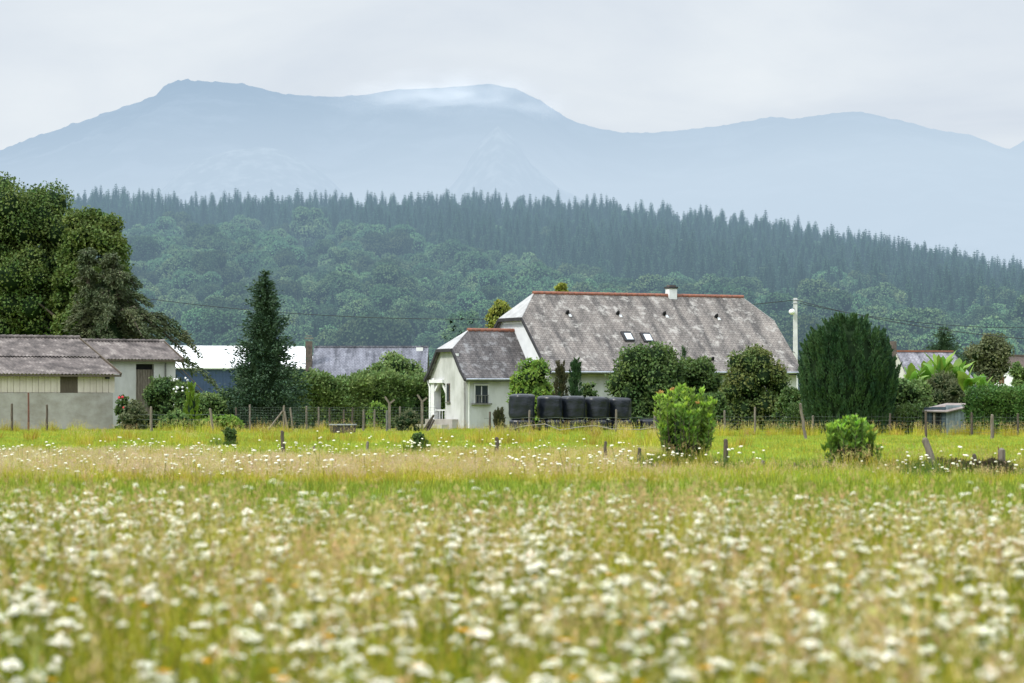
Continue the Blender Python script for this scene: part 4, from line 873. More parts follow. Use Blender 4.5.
for px, yt, hw, Y_, sd, lb in ((945, 459, 24, 60, 82, 'dark dry bramble at the foot of the thick leaning post'), (987, 459, 30, 57, 83, 'wide dark bramble tangle around the two short posts'), (918, 470, 15, 62, 84, 'low brownish weed patch beside the bramble')):
    bush('bramble', px, yt, 0, Y_, hw, lb, 'twig', 3200, .11, .02, sd, cat='bramble', depth=.6, core=.45, up=.8)

# white flowering bush and red hydrangea
wb = bush('flowering_bush', 181, 374, 425, 152, 9, 'bush with white blossom beside the pale barn corner', 'midleaf', 1500, .13, .09, 85)
rg = np.random.default_rng(86); mb = MB(); X_, Y_ = wx(181, 152), 152
for i in range(16):
    a, z_ = rg.uniform(3.3, 6.1), rg.uniform(1.9, 2.9); mb.blob((X_ + math.cos(a) * .42, Y_ + math.sin(a) * .42, z_), .06, 0, i, seg=5)
mb.build('blossom', M['white'], wb)
rb = bush('flowering_bush', 122, 390, 425, 149, 7, 'slender bush with red blooms at the corner of the low barn', 'laurel', 900, .13, .08, 87)
mb = MB(); X_, Y_ = wx(122, 149), 149
for dx, z_ in ((-.10, 1.72), (.08, 1.75), (.16, 1.2)): mb.blob((X_ + dx, Y_ - .36, z_), .075, 0, int(z_ * 10), seg=5)
mb.build('bloom', M['redpetal'], rb)

# the two leafy saplings in the field
def sapling(px, ytop, Y, hw, m, label, seed, n_sh, tips):
    rg = np.random.default_rng(seed); X = wx(px, Y); H = wz(ytop, Y); rx = hw / F * Y; t_ = thing('sapling', (X, Y, 0), label, 'shrub')
    mb = MB(); tb = MB(); tp = MB(); P = []; D = []; TP = []; TD = []
    for i in range(n_sh):
        a = rg.uniform(0, 6.28); q = rg.random() ** .6; spread = rx * q
        hh_ = H * (1 - .25 * q ** 2) * rg.uniform(.55, 1.0) if i > 12 else H * rg.uniform(.86, 1.0) * (1 - .15 * q ** 2)
        b = np.array([X + math.cos(a) * spread * .3, Y + math.sin(a) * spread * .3, 0]); e = np.array([X + math.cos(a) * spread, Y + math.sin(a) * spread * .8, hh_])
        md = (b + e) / 2 + np.array([math.cos(a) * spread * .3, math.sin(a) * spread * .3, 0])
        tb.tube([b, md, e], [.012, .008, .004], 4)
        k = int(26 + 34 * hh_ / 1.5); s_ = rg.uniform(.02, 1, k) ** .9; pts = ((1 - s_) ** 2)[:, None] * b + (2 * s_ * (1 - s_))[:, None] * md + (s_ ** 2)[:, None] * e
        an = rg.uniform(0, 6.28, k); dd = np.stack([np.cos(an), np.sin(an), .35 + .8 * s_], 1) + rg.normal(0, .2, (k, 3)); P.append(pts); D.append(dd)
        k2 = 7; an = rg.uniform(0, 6.28, k2); TP.append(np.tile(e, (k2, 1)) - [0, 0, .03]); TD.append(np.stack([np.cos(an) * .7, np.sin(an) * .7, np.full(k2, .9)], 1))
    mb.leaves(np.vstack(P), np.vstack(D), .15, .062, 0, rg, .15); mb.leaves(np.vstack(TP), np.vstack(TD), .13, .055, 2, rg, .15)
    for i in range(14): a = rg.uniform(0, 6.28); mb.blob((X + math.cos(a) * rx * .3, Y + math.sin(a) * rx * .3, rg.uniform(.12, H * .5)), rx * .30, 1, i, seg=5)
    mb.build('foliage', [M[m], M['core'], M['bright']], t_); tb.build('stem', M['bark'], t_)
    if tips:
        for i, (dx, z_) in enumerate(tips):
            tp.leaves(np.tile([X + dx, Y - .15, z_], (9, 1)), np.stack([rg.normal(0, .6, 9), rg.normal(0, .6, 9), np.full(9, .7)], 1), .10, .045, 0, rg)
        tp.build('new_shoot', M['orangetip'], t_)
Yb = 66.
sapling(685, 386, Yb, 32, 'fresh', 'tall leafy sapling with orange shoot tips standing in the field', 91, 95, [(wx(660, Yb) - wx(685, Yb), wz(394, Yb)), (wx(671, Yb) - wx(685, Yb), wz(391, Yb)), (wx(698, Yb) - wx(685, Yb), wz(404, Yb))])
Yc = 61.5
sapling(852, 417, Yc, 30, 'fresh', 'low bright green sapling in the field before the huge cypress', 92, 70, None)

# banana plants
def banana(px, Y, ytop, seed, label):
    rg = np.random.default_rng(seed); X = wx(px, Y); H = wz(ytop, Y); t_ = thing('banana_plant', (X, Y, 0), label, 'plant')
    tb = MB(); hs = H * .62; tb.tube([(X, Y, 0), (X + .03, Y, hs * .5), (X, Y, hs)], [.13, .11, .08], 8); tb.build('stem', M['midleaf'], t_); mb = MB(); k = 9
    for i in range(k):
        a = i * 2.4 + rg.uniform(-.3, .3); up = rg.uniform(.5, 1.25); ln = (H - hs) * rg.uniform(1.0, 1.35); w_ = ln * rg.uniform(.15, .21); V = []; st = 9
        d = np.array([math.cos(a), math.sin(a), 0]); sd = np.array([-math.sin(a), math.cos(a), 0]); p = np.array([X, Y, hs - .1]); an = rad(60 + 28 * up)
        for j in range(st + 1):
            s_ = j / st; wj = w_ * math.sin(min(1, s_ * 1.25 + .08) * math.pi * .86) ** .7 if s_ < 1 else .01; wj = max(wj, .015) * (1 + .12 * (j % 2))
            V += [p + sd * wj + [0, 0, -.25 * wj], p, p - sd * wj + [0, 0, -.25 * wj]]
            p = p + (d * math.cos(an) + np.array([0, 0, 1]) * math.sin(an)) * ln / st; an -= rad(6 + 10 * (1 - up))
        mb.arr(V, [[j * 3 + q, j * 3 + q + 1, (j + 1) * 3 + q + 1, (j + 1) * 3 + q] for j in range(st) for q in (0, 1)], 0, False)
    mb.build('leaf', M['banana'], t_)
for i, (px, Y_, yt, lb) in enumerate(((912, 142, 366, 'yellow-green banana plant closest to the huge cypress'), (927, 146, 360, 'banana plant with darker leaves beside the slate roof'), (941, 144, 354, 'tallest bright banana plant with upright leaf before the roof'),
                                  (955, 145, 357, 'banana plant with upright pale leaves under the roof verge'), (967, 141, 364, 'large-leaved banana plant above the shed roof end'), (983, 142, 374, 'drooping banana plant nearest the white gabled house'))): banana(px, Y_, yt, 300 + i, lb)

# ------------------------------------------------------------------ shed
Ys = 130.; fs = frame_at(wx(946, Ys), Ys, rad(-18)); zs = wz(406.5, Ys)
sd = thing('garden_shed', (wx(946, Ys), Ys, 0), 'small blue-grey sheet metal shed with slanting rusty roof beside the hedge', 'shed')
aF = rad(-18); mb = MB(); lw = wx(978, Ys) - wx(946, Ys)
fsr = frame_at(wx(946, Ys), Ys, rad(12)); lr = lw / math.cos(rad(12))
mb.box(fsr(lr / 2, .03, zs / 2), (lr, .06, zs + .12), rad(12))
for i in range(9): mb.box(fsr(lr * (i + .5) / 9, -.012, zs / 2), (.03, .03, zs), rad(12))
mb.build('side_wall', M['shedwall'], sd)
fsl = frame_at(wx(946, Ys), Ys, rad(180 - 20)); ll = (wx(946, Ys) - wx(918.5, Ys)) / math.cos(rad(20))
mb = MB(); mb.box(fsl(ll * .74, .0, zs / 2 - .04), (ll * .50, .05, zs), rad(160)); mb.box(fsl(ll * .08, 0, zs / 2 - .02), (ll * .14, .05, zs), rad(160)); mb.box(fsl(ll * .32, 0, zs - .08), (ll * .33, .05, .12), rad(160)); mb.build('front_wall', M['shedfront'], sd)
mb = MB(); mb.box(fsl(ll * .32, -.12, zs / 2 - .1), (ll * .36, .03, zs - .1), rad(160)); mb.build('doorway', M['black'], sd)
mb = MB(); mb.box(fsl(ll * .40, .03, zs / 2 - .15), (.10, .05, zs - .3), rad(160)); mb.build('door_post', M['greywood'], sd)
bk = Vector(fsr(lr, 0, 0)) + Vector(fsl(ll, 0, 0)) - Vector(fsr(0, 0, 0)); mb = MB(); zl = wz(411, Ys)
q = [Vector((*fsl(ll + .2, .18, 0)[:2], zl)), Vector((*fsr(0.0, -.22, 0)[:2], wz(411.5, Ys))), Vector((*fsr(lr + .15, -.15, 0)[:2], wz(403.5, Ys))), Vector((bk.x, bk.y + .3, wz(403.0, Ys)))]
mb.slab([q[0], q[1], q[2]], .05); mb.slab([q[0], q[2], q[3]], .05); mb.build('roof', M['shedroof'], sd)
mb = MB(); b0 = Vector(fsr(lr, 0, 0)); b1 = Vector(fsl(ll, 0, 0)); mb.bar((b0.x, b0.y, zs / 2), (bk.x, bk.y, zs / 2), .05, zs); mb.bar((b1.x, b1.y, zs / 2), (bk.x, bk.y, zs / 2), .05, zs - .1); mb.build('back_wall', M['shedwall'], sd)

# ------------------------------------------------------------------ silage bales
def bale_mesh(seed, r, h):
    rg = np.random.default_rng(seed); ph = rg.uniform(0, 6, 4); e = .16; prof = []
    for k in range(7): a = k / 6 * math.pi / 2; prof.append((r - e + e * math.sin(a) - .0, e - e * math.cos(a)))
    for k in range(1, 6): prof.append((r + .012 * math.sin(k * 2.1 + seed), e + (h - 2 * e) * k / 6))
    for k in range(7): a = k / 6 * math.pi / 2; prof.append((r - e + e * math.cos(a), h - e + e * math.sin(a)))
    prof = [(r * .6, .02)] + prof + [(r * .62, h + .015), (r * .25, h + .02)]
    mb = MB(); mb.lathe(prof, (0, 0, 0), 40, 0, lambda t_, z: 1 + .030 * math.sin(3 * t_ + ph[0] + z * 2.5) + .018 * math.sin(7 * t_ + ph[1] - z * 5) + .006 * math.sin(19 * t_ + ph[2])); return mb.mesh('bale', M['plastic'])
names = ['first', 'second', 'third', 'fourth', 'fifth']
cent = [(522, 26.0, 394.3), (549.7, 25.0, 396), (572.8, 25.0, 396.2), (596.3, 24.5, 397), (619.2, 24.2, 397.8)]
for i, (px, wd, yt) in enumerate(cent):
    Yq = 140 + i * .7; r_ = wd / 2 / F * Yq; zt_ = wz(yt, Yq); zm = wz(419.2, Yq)
    o = bpy.data.objects.new('silage_bale', bale_mesh(i, r_, zt_ - zm)); C.objects.link(o); o.location = (wx(px, Yq), Yq, zm + .005)
    tag(o, 'black wrapped silage bale on the upper row, %s from the house wing' % names[i], 'bale', 'upper row of black wrapped bales')
    o = bpy.data.objects.new('silage_bale', bale_mesh(i + 20, r_ * 1.0, zm)); C.objects.link(o); o.location = (wx(px + (.8 if i else 0), Yq), Yq, 0)
    tag(o, 'black wrapped silage bale squashed in the bottom row, %s from the house wing' % names[i], 'bale', 'bottom row of black wrapped bales')
o = bpy.data.objects.new('silage_bale', bale_mesh(31, .56, wz(419, 143.5))); C.objects.link(o); o.location = (wx(647, 143.5), 143.5, 0)
tag(o, 'black wrapped silage bale with nothing stacked on it, beside the tall sapling', 'bale', 'bottom row of black wrapped bales')

# ------------------------------------------------------------------ pole and cables
Yp = 172.; X_ = wx(795.3, Yp); pl_ = thing('utility_pole', (X_, Yp, 0), 'tall pale concrete utility pole beside the farmhouse roof end', 'utility pole')
mb = MB(); zt_ = wz(298, Yp); mb.prism([(X_ - .16, Yp - .13, 0), (X_ + .16, Yp - .13, 0), (X_ + .16, Yp + .13, 0), (X_ - .16, Yp + .13, 0)], [(X_ - .11, Yp - .1, zt_), (X_ + .11, Yp - .1, zt_), (X_ + .11, Yp + .1, zt_), (X_ - .11, Yp + .1, zt_)])
mb.build('pole', M['concrete'], pl_)
mb = MB(); mb.tube([(X_ - .08, Yp - .1, wz(308, Yp)), (X_ - .2, Yp - .25, wz(308.5, Yp)), (X_ - .24, Yp - .3, wz(310, Yp))], .025, 6); lo = mb.build('lamp_arm', M['zinc'], pl_)
mb = MB(); mb.blob((X_ - .24, Yp - .3, wz(312, Yp)), .19, 0, 3, .0, .9, 8); mb.build('lamp_globe', M['white'], lo)
mb = MB()
for dz in (0.12, .32): mb.tube([(X_ - .22, Yp - .12, zt_ - dz), (X_ + .22, Yp - .12, zt_ - dz)], .02, 6)
mb.build('bracket', M['zinc'], pl_)
def cable(p, q, sag, label, r=.022):
    mb = MB(); P_ = []
    for i in range(33): s_ = i / 32; v = Vector(p).lerp(Vector(q), s_); v.z -= 4 * sag * s_ * (1 - s_); P_.append(v)
    mb.tube(P_, r, 5); tag(mb.build('overhead_cable', M['cable'], loc=p), label, 'cable', 'overhead cables')
Pt = (X_, Yp - .12, zt_ - .12)
cable(Pt, (wx(60, 205), 205, wz(285, 205)), 1.75, 'thin overhead cable passing behind the farmhouse toward the barn trees')
cable(Pt, (wx(1090, 140), 140, wz(343, 140)), .45, 'overhead cable sloping from the pole across the village houses', .02)
cable((X_ + .22, Yp - .12, zt_ - .32), (wx(1120, 200), 200, wz(321, 200)), .9, 'upper thin overhead cable running level toward the conical evergreen', .018)
cable((X_, Yp + .1, zt_ - 3.3), Lf(LM + .1, -1, 5.3), .12, 'short service cable between the pole and the farmhouse roof', .02)

# ------------------------------------------------------------------ posts, fences, trough
def post_mesh(h, r, seed, lean=(0, 0), n_=7):
    rg = np.random.default_rng(seed); P_ = []; Rr = []
    for i in range(6): s_ = i / 5; P_.append((lean[0] * s_ + rg.normal(0, .008), lean[1] * s_ + rg.normal(0, .008), -.15 + (h + .15) * s_)); Rr.append(r * (1.08 - .2 * s_) * rg.uniform(.93, 1.07))
    mb = MB(); mb.tube(P_, Rr, n_); mb.lathe([(r * .8, 0), (r * .3, r * .5)], (lean[0], lean[1], h), n_, 0); return mb
def field_post(px, yt, Y, w_px, label, lean_px=0, m='wood', seed=1):
    h = wz(yt, Y); o = post_mesh(h, w_px / 2 / F * Y, seed, (lean_px / F * Y, 0)).build('fence_post', M[m]); o.location = (wx(px, Y), Y, 0); return tag(o, label, 'post')
for i, (px, yt, Y, w_, ln, m, lb) in enumerate((
    (283.5, 431.5, 82, 4.2, -1.5, 'wood', 'dark short wooden post standing in front of the spruce'),
    (313, 446.5, 83, 2.6, 1, 'greywood', 'tiny leaning stub of post in the pink grass'),
    (367.5, 442, 88, 3.2, 0, 'greywood', 'small grey stub of post below the trough'),
    (498, 438, 80, 4.5, -1.5, 'wood', 'dark stocky wooden post below the dwarf conifer'),
    (604, 442, 70, 3.6, 1.5, 'wood', 'slim dark wooden post below the fourth bale'),
    (639, 448.5, 70, 4.2, 0, 'wood', 'short wooden stump of post next to the tall sapling'),
    (627.5, 458, 70, 3.4, 0, 'greywood', 'very low stub of post between two dark field posts'),
    (725.5, 440, 64, 5.0, 0, 'wood', 'upright brown wooden post just past the tall sapling'),
    (762.5, 461, 63, 4.4, 0, 'greywood', 'low grey stub of post in the short lawn between saplings'),
    (794, 463, 62, 3.0, 0, 'greywood', 'lowest small stub of post close to the bright sapling'),
    (939, 439.5, 59, 8.0, -14, 'greywood', 'thick wooden post leaning over beside the bramble'),
    (979, 455, 58, 5.5, -5, 'wood', 'short dark post leaning slightly in the bramble'),
    (1001.5, 450, 57, 8.5, 0, 'greywood', 'broad weathered grey post standing in the bramble'),
    (12, 404, 140, 2.6, 0, 'wood', 'thin dark wooden stake before the block wall, farthest from barn corner'),
    (47, 405, 140, 2.6, 0, 'wood', 'thin dark stake before the block wall under the shutter'),
    (151.5, 407, 140, 2.8, -.5, 'greywood', 'grey wooden post at the shrub before the plank door'),
    (214, 409, 139, 2.8, -4, 'greywood', 'grey post leaning toward the lime conifer'),
    (806.5, 404, 112, 3.2, -6, 'greywood', 'tall grey post leaning before the huge cypress'),
    (992, 415, 112, 3.6, 0, 'greywood', 'tall grey stake before the clipped hedge'),
    (926, 411, 116, 2.6, 0, 'wood', 'thin dark stake before the shed doorway'))): field_post(px, yt, Y, w_, lb, ln, m, 400 + i)
o = post_mesh(wz(393, 141), .05, 440).build('fence_post', M['redpost']); o.location = (wx(28.5, 141), 141, 0); tag(o, 'tall thin rusty red post before the block wall', 'post')
o = post_mesh(wz(447, 57), .012, 441).build('metal_rod', M['redpost']); o.location = (wx(998, 57), 57, 0); tag(o, 'thin rusty metal rod beside the broad grey post', 'rod')

def wire_fence(px0, px1, Y0, Y1, posts, label, ztop, mesh_step=None, pr=.05, wires=(.3, .6, .9), rail=None):
    A = Vector((wx(px0, Y0), Y0, 0)); B = Vector((wx(px1, Y1), Y1, 0)); t_ = thing('wire_fence', tuple(A), label, 'fence'); ln = (B - A).length
    for j, (px, yt, lean, m) in enumerate(posts):
        k_ = (px - 512) / F; s_ = (k_ * A.y - A.x) / ((B.x - A.x) - k_ * (B.y - A.y)); p = A.lerp(B, s_); mb = post_mesh(wz(yt, p.y), pr, 500 + j + int(px0), (lean / F * p.y, 0))
        for q_ in range(len(mb.v)): mb.v[q_] = mb.v[q_] + np.array([p.x, p.y, 0])
        mb.build('post', M[m], t_)
    mb = MB(); u = (B - A) / ln; off = Vector((0, -.06, 0))
    if mesh_step:
        n_ = int(ln / mesh_step)
        for i in range(n_ + 1): q_ = A.lerp(B, i / n_) + off; mb.tube([q_ + Vector((0, 0, .03)), q_ + Vector((0, 0, ztop))], .003, 3)
        wires = np.arange(.05, ztop + .01, mesh_step)
    for z_ in wires:
        P_ = [A.lerp(B, i / 24) + off + Vector((0, 0, z_ + .02 * math.sin(i * 1.7 + z_ * 5))) for i in range(25)]; mb.tube(P_, .004 if mesh_step else .009, 3)
    mb.build('wire', M['wire'], t_)
    if rail:
        mb = MB(); P_ = [Vector((wx(x_, Y0), Y0 - .1, wz(y_, Y0))) for x_, y_ in rail]; mb.tube(P_, .022, 5); mb.build('rail', M['rope'], t_)
    return t_
wire_fence(238, 437, 143, 141, [(250, 405, 0, 'greywood'), (293.5, 408, -3, 'greywood'), (306.5, 406.5, 0, 'greywood'), (318.5, 407.5, 0, 'greywood'), (329.5, 408.5, 0, 'wood'), (344, 410, 0, 'wood'), (352.5, 408, 0, 'wood'), (363.5, 410, 0, 'greywood'),
    (374.5, 410, 0, 'greywood'), (387, 411, 0, 'concrete2'), (400, 407, 0, 'greywood'), (414.5, 411, 0, 'greywood')], 'green wire mesh fence on many thin posts along the long hedge', wz(407, 142), .13, .055)
wire_fence(484, 660, 134, 134, [(490, 412, 0, 'wood'), (529.5, 410.5, 0, 'greywood'), (616, 410, 0, 'greywood'), (654.5, 411, 0, 'greywood'), (592, 421, 0, 'wood'), (519, 421, -1, 'wood')], 'sagging wire fence with bleached branch rail before the black bales', 1.1, None, .055, (.35, .75),
           [(500, 420), (511, 429), (524, 426), (545, 424), (560, 430), (580, 427), (595, 425.5), (612, 429), (640, 429.5), (656, 427)])
wire_fence(690, 1040, 128, 122, [(724.5, 411, 0, 'greywood'), (755, 407.5, 0, 'greywood'), (812, 416, 1, 'greywood'), (856, 414, 0, 'wood'), (890, 414, 0, 'wood'), (971.5, 413, 0, 'wood'), (1018, 414, 0, 'wood')], 'wire fence in front of the huge cypress and shed', 1.0, .16, .055)
wire_fence(120, 240, 146, 143, [(178.5, 411, 0, 'wood'), (236, 408, 0, 'wood')], 'low wire fence in front of shrubs beside the barn', .9, None, .05, (.3, .6, .85))
# post with two timber stays
Y_ = 138.; t_ = thing('braced_post', (wx(284, Y_), Y_, 0), 'wooden straining post propped by two pale diagonal stays', 'post')
mb = post_mesh(wz(406, Y_), .06, 460); mb.v = [v + np.array([wx(284, Y_), Y_, 0]) for v in mb.v]; mb.build('post', M['greywood'], t_)
for a_, b_ in (((266, 431), (283, 411)), ((288.5, 430), (284.5, 411))):
    mb = MB(); mb.tube([(wx(a_[0], Y_), Y_ - .1, 0), (wx(b_[0], Y_), Y_ - .05, wz(b_[1], Y_))], [.055, .045], 7); mb.build('stay', M['greywood'], t_)
# forked concrete posts
for i, (px, yt, lb) in enumerate(((389.5, 398.5, 'forked grey concrete post rising from the mesh fence'), (422, 396.5, 'forked grey concrete post closest to the farmhouse porch'))):
    Y_ = 146.; X_ = wx(px, Y_); z_ = wz(yt, Y_) - .12; mb = MB(); mb.bar((X_, Y_, 0), (X_, Y_, z_ - .1), .13); mb.bar((X_, Y_, z_ - .15), (X_ - .24, Y_, z_ + .22), .09); mb.bar((X_, Y_, z_ - .15), (X_ + .26, Y_, z_ + .06), .09)
    tag(mb.build('concrete_post', M['greywood'], loc=(X_, Y_, 0)), lb, 'post')
# planks leaning by the porch, logs beside dwarf conifer
Y_ = 141.; mb = MB(); mb.bar((wx(423, Y_), Y_, .05), (wx(433, Y_), Y_ + .2, wz(416, Y_)), .09); mb.bar((wx(426, Y_), Y_ + .05, .03), (wx(433.5, Y_), Y_ + .3, wz(415, Y_)), .08); mb.bar((wx(428, Y_), Y_ - .1, .05), (wx(434, Y_), Y_ + .2, wz(420, Y_)), .07)
tag(mb.build('plank_pile', M['wood'], loc=(wx(428, Y_), Y_, 0)), 'grey planks leaning together below the farmhouse porch', 'planks')
Y_ = 136.; mb = MB(); mb.tube([(wx(502, Y_), Y_, wz(423, Y_)), (wx(512, Y_), Y_, .04)], .07, 7); tag(mb.build('log', M['wood'], loc=(wx(507, Y_), Y_, 0)), 'dark log slanting down between dwarf conifer and first bale', 'log')
Y_ = 131.; tr = thing('water_trough', (wx(342, Y_), Y_, 0), 'long dark low drinking trough with pale rim before the mesh fence', 'trough'); X0, X1 = wx(330, Y_), wx(356, Y_); zt_ = wz(425, Y_)
mb = MB()
mb.prism([(X0 + .06, Y_ - .25, 0), (X1 - .06, Y_ - .25, 0), (X1 - .06, Y_ + .25, 0), (X0 + .06, Y_ + .25, 0)], [(X0, Y_ - .3, zt_), (X1, Y_ - .3, zt_), (X1, Y_ + .3, zt_), (X0, Y_ + .3, zt_)]); mb.build('tub', M['tough'], tr)
mb = MB()
for a_, b_ in (((X0, -.32), (X1, -.32)), ((X0, .32), (X1, .32)), ((X0, -.32), (X0, .32)), ((X1, -.32), (X1, .32))): mb.bar((a_[0], Y_ + a_[1], zt_ + .02), (b_[0], Y_ + b_[1], zt_ + .02), .05)
mb.build('rim', M['zinc'], tr)

# ------------------------------------------------------------------ meadow
M['g1'] = mat('meadow_blade', (0.275, 0.315, 0.016), (0.50, 0.46, 0.035), 1.1, island=.35, objrand=.2, trans=.35, spec=.2)
M['g2'] = mat('straw_blade', (0.50, 0.45, 0.08), (0.48, 0.36, 0.09), 1.1, island=.3, objrand=.2, trans=.3, spec=.2)
M['g3'] = mat('deep_blade', (0.120, 0.170, 0.012), (0.21, 0.26, 0.022), 1.1, island=.35, objrand=.25, trans=.3, spec=.2)
M['lawn'] = mat('lawn_blade', (0.250, 0.335, 0.035), (0.41, 0.44, 0.085), .5, island=.25, objrand=.25, trans=.35, spec=.2)
M['seed'] = mat('seed_head', (0.52, 0.38, 0.17), (0.56, 0.52, 0.20), 2, island=.25, objrand=.25, trans=.3)
M['pink'] = mat('pink_seed_head', (0.60, 0.45, 0.30), (0.64, 0.54, 0.36), 2, island=.2, objrand=.2, trans=.3)
M['petal'] = mat('white_umbel', (0.95, 0.92, 0.80), (0.90, 0.87, 0.70), 3, island=.08, objrand=.06, trans=.12)
M['yel'] = mat('orange_petal', (0.80, 0.42, 0.03), (0.75, 0.50, 0.05), 3, trans=.2)
def blades(mb, n_, r_, h0, h1, w_, mi, rg, lean=.35, cx=0, cy_=0):
    a = rg.uniform(0, 6.28, n_); q = np.sqrt(rg.random(n_)) * r_; b = np.stack([cx + np.cos(a) * q, cy_ + np.sin(a) * q, np.zeros(n_) - .01], 1)
    h = rg.uniform(h0, h1, n_)[:, None]; d = np.stack([np.cos(a), np.sin(a), np.zeros(n_)], 1) * (rg.uniform(.1, 1, n_)[:, None] * lean) + rg.normal(0, .12, (n_, 3)) * [1, 1, 0]
    an = rg.uniform(0, 6.28, n_); s_ = np.stack([np.cos(an), np.sin(an), 0 * an], 1) * w_ / 2; z = np.array([0, 0, 1.0])
    m1 = b + h * .5 * z + d * h * .25; tp_ = b + h * (z * (1 - .15 * rg.random((n_, 1)))) + d * h
    V = np.stack([b - s_, b + s_, m1 + s_ * .8, m1 - s_ * .8, tp_ + s_ * .15, tp_ - s_ * .15], 1).reshape(-1, 3); i = np.arange(n_)[:, None] * 6
    mb.arr(V, np.concatenate([i + [0, 1, 2, 3], i + [3, 2, 4, 5]]), mi); return tp_
def tuft(seed, n_, r_, h0, h1, w_, mats, straw=.15, seedh=0, seedmi=1):
    rg = np.random.default_rng(seed); mb = MB(); blades(mb, int(n_ * (1 - straw)), r_, h0, h1, w_, 0, rg)
    if straw: blades(mb, int(n_ * straw), r_, h0, h1 * 1.05, w_ * .8, 1, rg)
    if seedh:
        tp_ = blades(mb, seedh, r_, h1 * .9, h1 * 1.3, w_ * .6, 1, rg, .2)
        P_ = np.repeat(tp_, 9, 0) + rg.normal(0, .012, (seedh * 9, 3)) * [1, 1, 3.5]; mb.leaves(P_, np.tile([0, 0, 1.], (len(P_), 1)) + rg.normal(0, .4, (len(P_), 3)), .035, .010, 2, rg)
    return (mb.mesh('tuft', mats), 0)
def umbel(mb, c, r_, mi, rg, k=26, dome=.25):
    for i in range(k):
        q = math.sqrt((i + .5) / k) * r_; a = i * 2.39996; x_, y_ = math.cos(a) * q, math.sin(a) * q; z_ = dome * r_ * (1 - (q / r_) ** 2) + rg.normal(0, .004)
        rr_ = r_ * rg.uniform(.17, .25); n_ = 6; t0 = rg.uniform(0, 1); nx_, ny_ = x_ * 3 + rg.normal(0, .15), y_ * 3 + rg.normal(0, .15)
        V = [(c[0] + x_ + math.cos(t0 + j) * rr_, c[1] + y_ + math.sin(t0 + j) * rr_, c[2] + z_ - (math.cos(t0 + j) * nx_ + math.sin(t0 + j) * ny_) * rr_) for j in np.arange(n_) * math.tau / n_]
        mb.poly(V, mi)
def umbel_rays(mb, c, r_, mi, n_=9):
    for i in range(n_): a = i / n_ * 6.28; mb.tube([(c[0], c[1], c[2] - r_ * .9), (c[0] + math.cos(a) * r_ * .7, c[1] + math.sin(a) * r_ * .7, c[2] - .002)], .0012, 3, mi)
def carrot_stuff(seed, near=True):
    rg = np.random.default_rng(seed); mb = MB()
    for i in range(rg.integers(3, 6)):
        a = rg.uniform(0, 6.28); h = rg.uniform(.52, .80); q = rg.uniform(.04, .2); e = (math.cos(a) * q, math.sin(a) * q, h); mb.tube([(0, 0, 0), (e[0] * .5, e[1] * .5, h * .55), e], [.003, .0025, .0018], 4, 0)
        umbel(mb, e, rg.uniform(.015, .040), 1, rg, 22 if near else 12, rg.uniform(.2, 1.0))
    k = 50; P_ = np.stack([rg.normal(0, .05, k), rg.normal(0, .05, k), rg.uniform(.03, .4, k)], 1); mb.leaves(P_, sph(k, rg) + [0, 0, .5], .09, .02, 0, rg)
    return (mb.mesh('carrot', [M['g3'], M['petal']]), 0)
def xw(Y, f=1.25, ad=1.2): return .18 * Y * f + ad
def pts(Y0, Y1, dens, rg, f=1.25, ad=1.2, edge=.8):
    A_ = (xw(Y0, f, ad) + xw(Y1, f, ad)) * (Y1 - Y0); n_ = int(A_ * dens * 1.3); Y = rg.uniform(Y0 - edge, Y1 + edge, n_); X = rg.uniform(-1, 1, n_) * xw(Y1, f, ad)
    k = (np.abs(X) < xw(Y, f, ad)) & (Y < Y1 + edge * np.sin(X * 1.1) * .6); return np.stack([X[k], Y[k], 0 * X[k]], 1)
def nz2(P_, s_, o_=0): return np.array([mn.noise(Vector((p[0] * s_, p[1] * s_, o_))) for p in P_])
rg = np.random.default_rng(77); MG = [M['g1'], M['g2'], M['seed']]
tall = [tuft(600 + i, 64, .17, .28, .62, .006, MG, .10, 1) for i in range(5)] + [tuft(610 + i, 50, .16, .3, .66, .006, MG, .35, 7) for i in range(3)] + [tuft(615 + i, 60, .17, .2, .45, .009, [M['g3'], M['g1'], M['seed']], .2) for i in range(3)]
P1 = pts(4.5, 27, 26, rg); z = nz2(P1, .45); r_ = rg.random(len(P1)); ix = np.where(z + (r_ - .5) * .8 > .30, rg.integers(5, 8, len(P1)), np.where(z + (rg.random(len(P1)) - .5) * .8 < -.05, rg.integers(8, 11, len(P1)), rg.integers(0, 5, len(P1))))
scatter('meadow_grass', 'tall mixed green and straw meadow grass close to the viewer', P1, tall, rg.uniform(.75, 1.15, len(P1)), idx=ix, rg=rg)
ca_ = [carrot_stuff(630 + i) for i in range(6)]
P2 = pts(4.8, 27, 13, rg); z = nz2(P2, .35, 4); P2 = P2[((z > -.12) | (rg.random(len(P2)) < .35)) & (rg.random(len(P2)) < .40 + .60 * np.clip((P2[:, 1] - 7) / 7, 0, 1))]
scatter('wildflowers', 'white wild carrot flowers massed through the tall meadow', P2, ca_, rg.uniform(.8, 1.12, len(P2)), rg=rg)
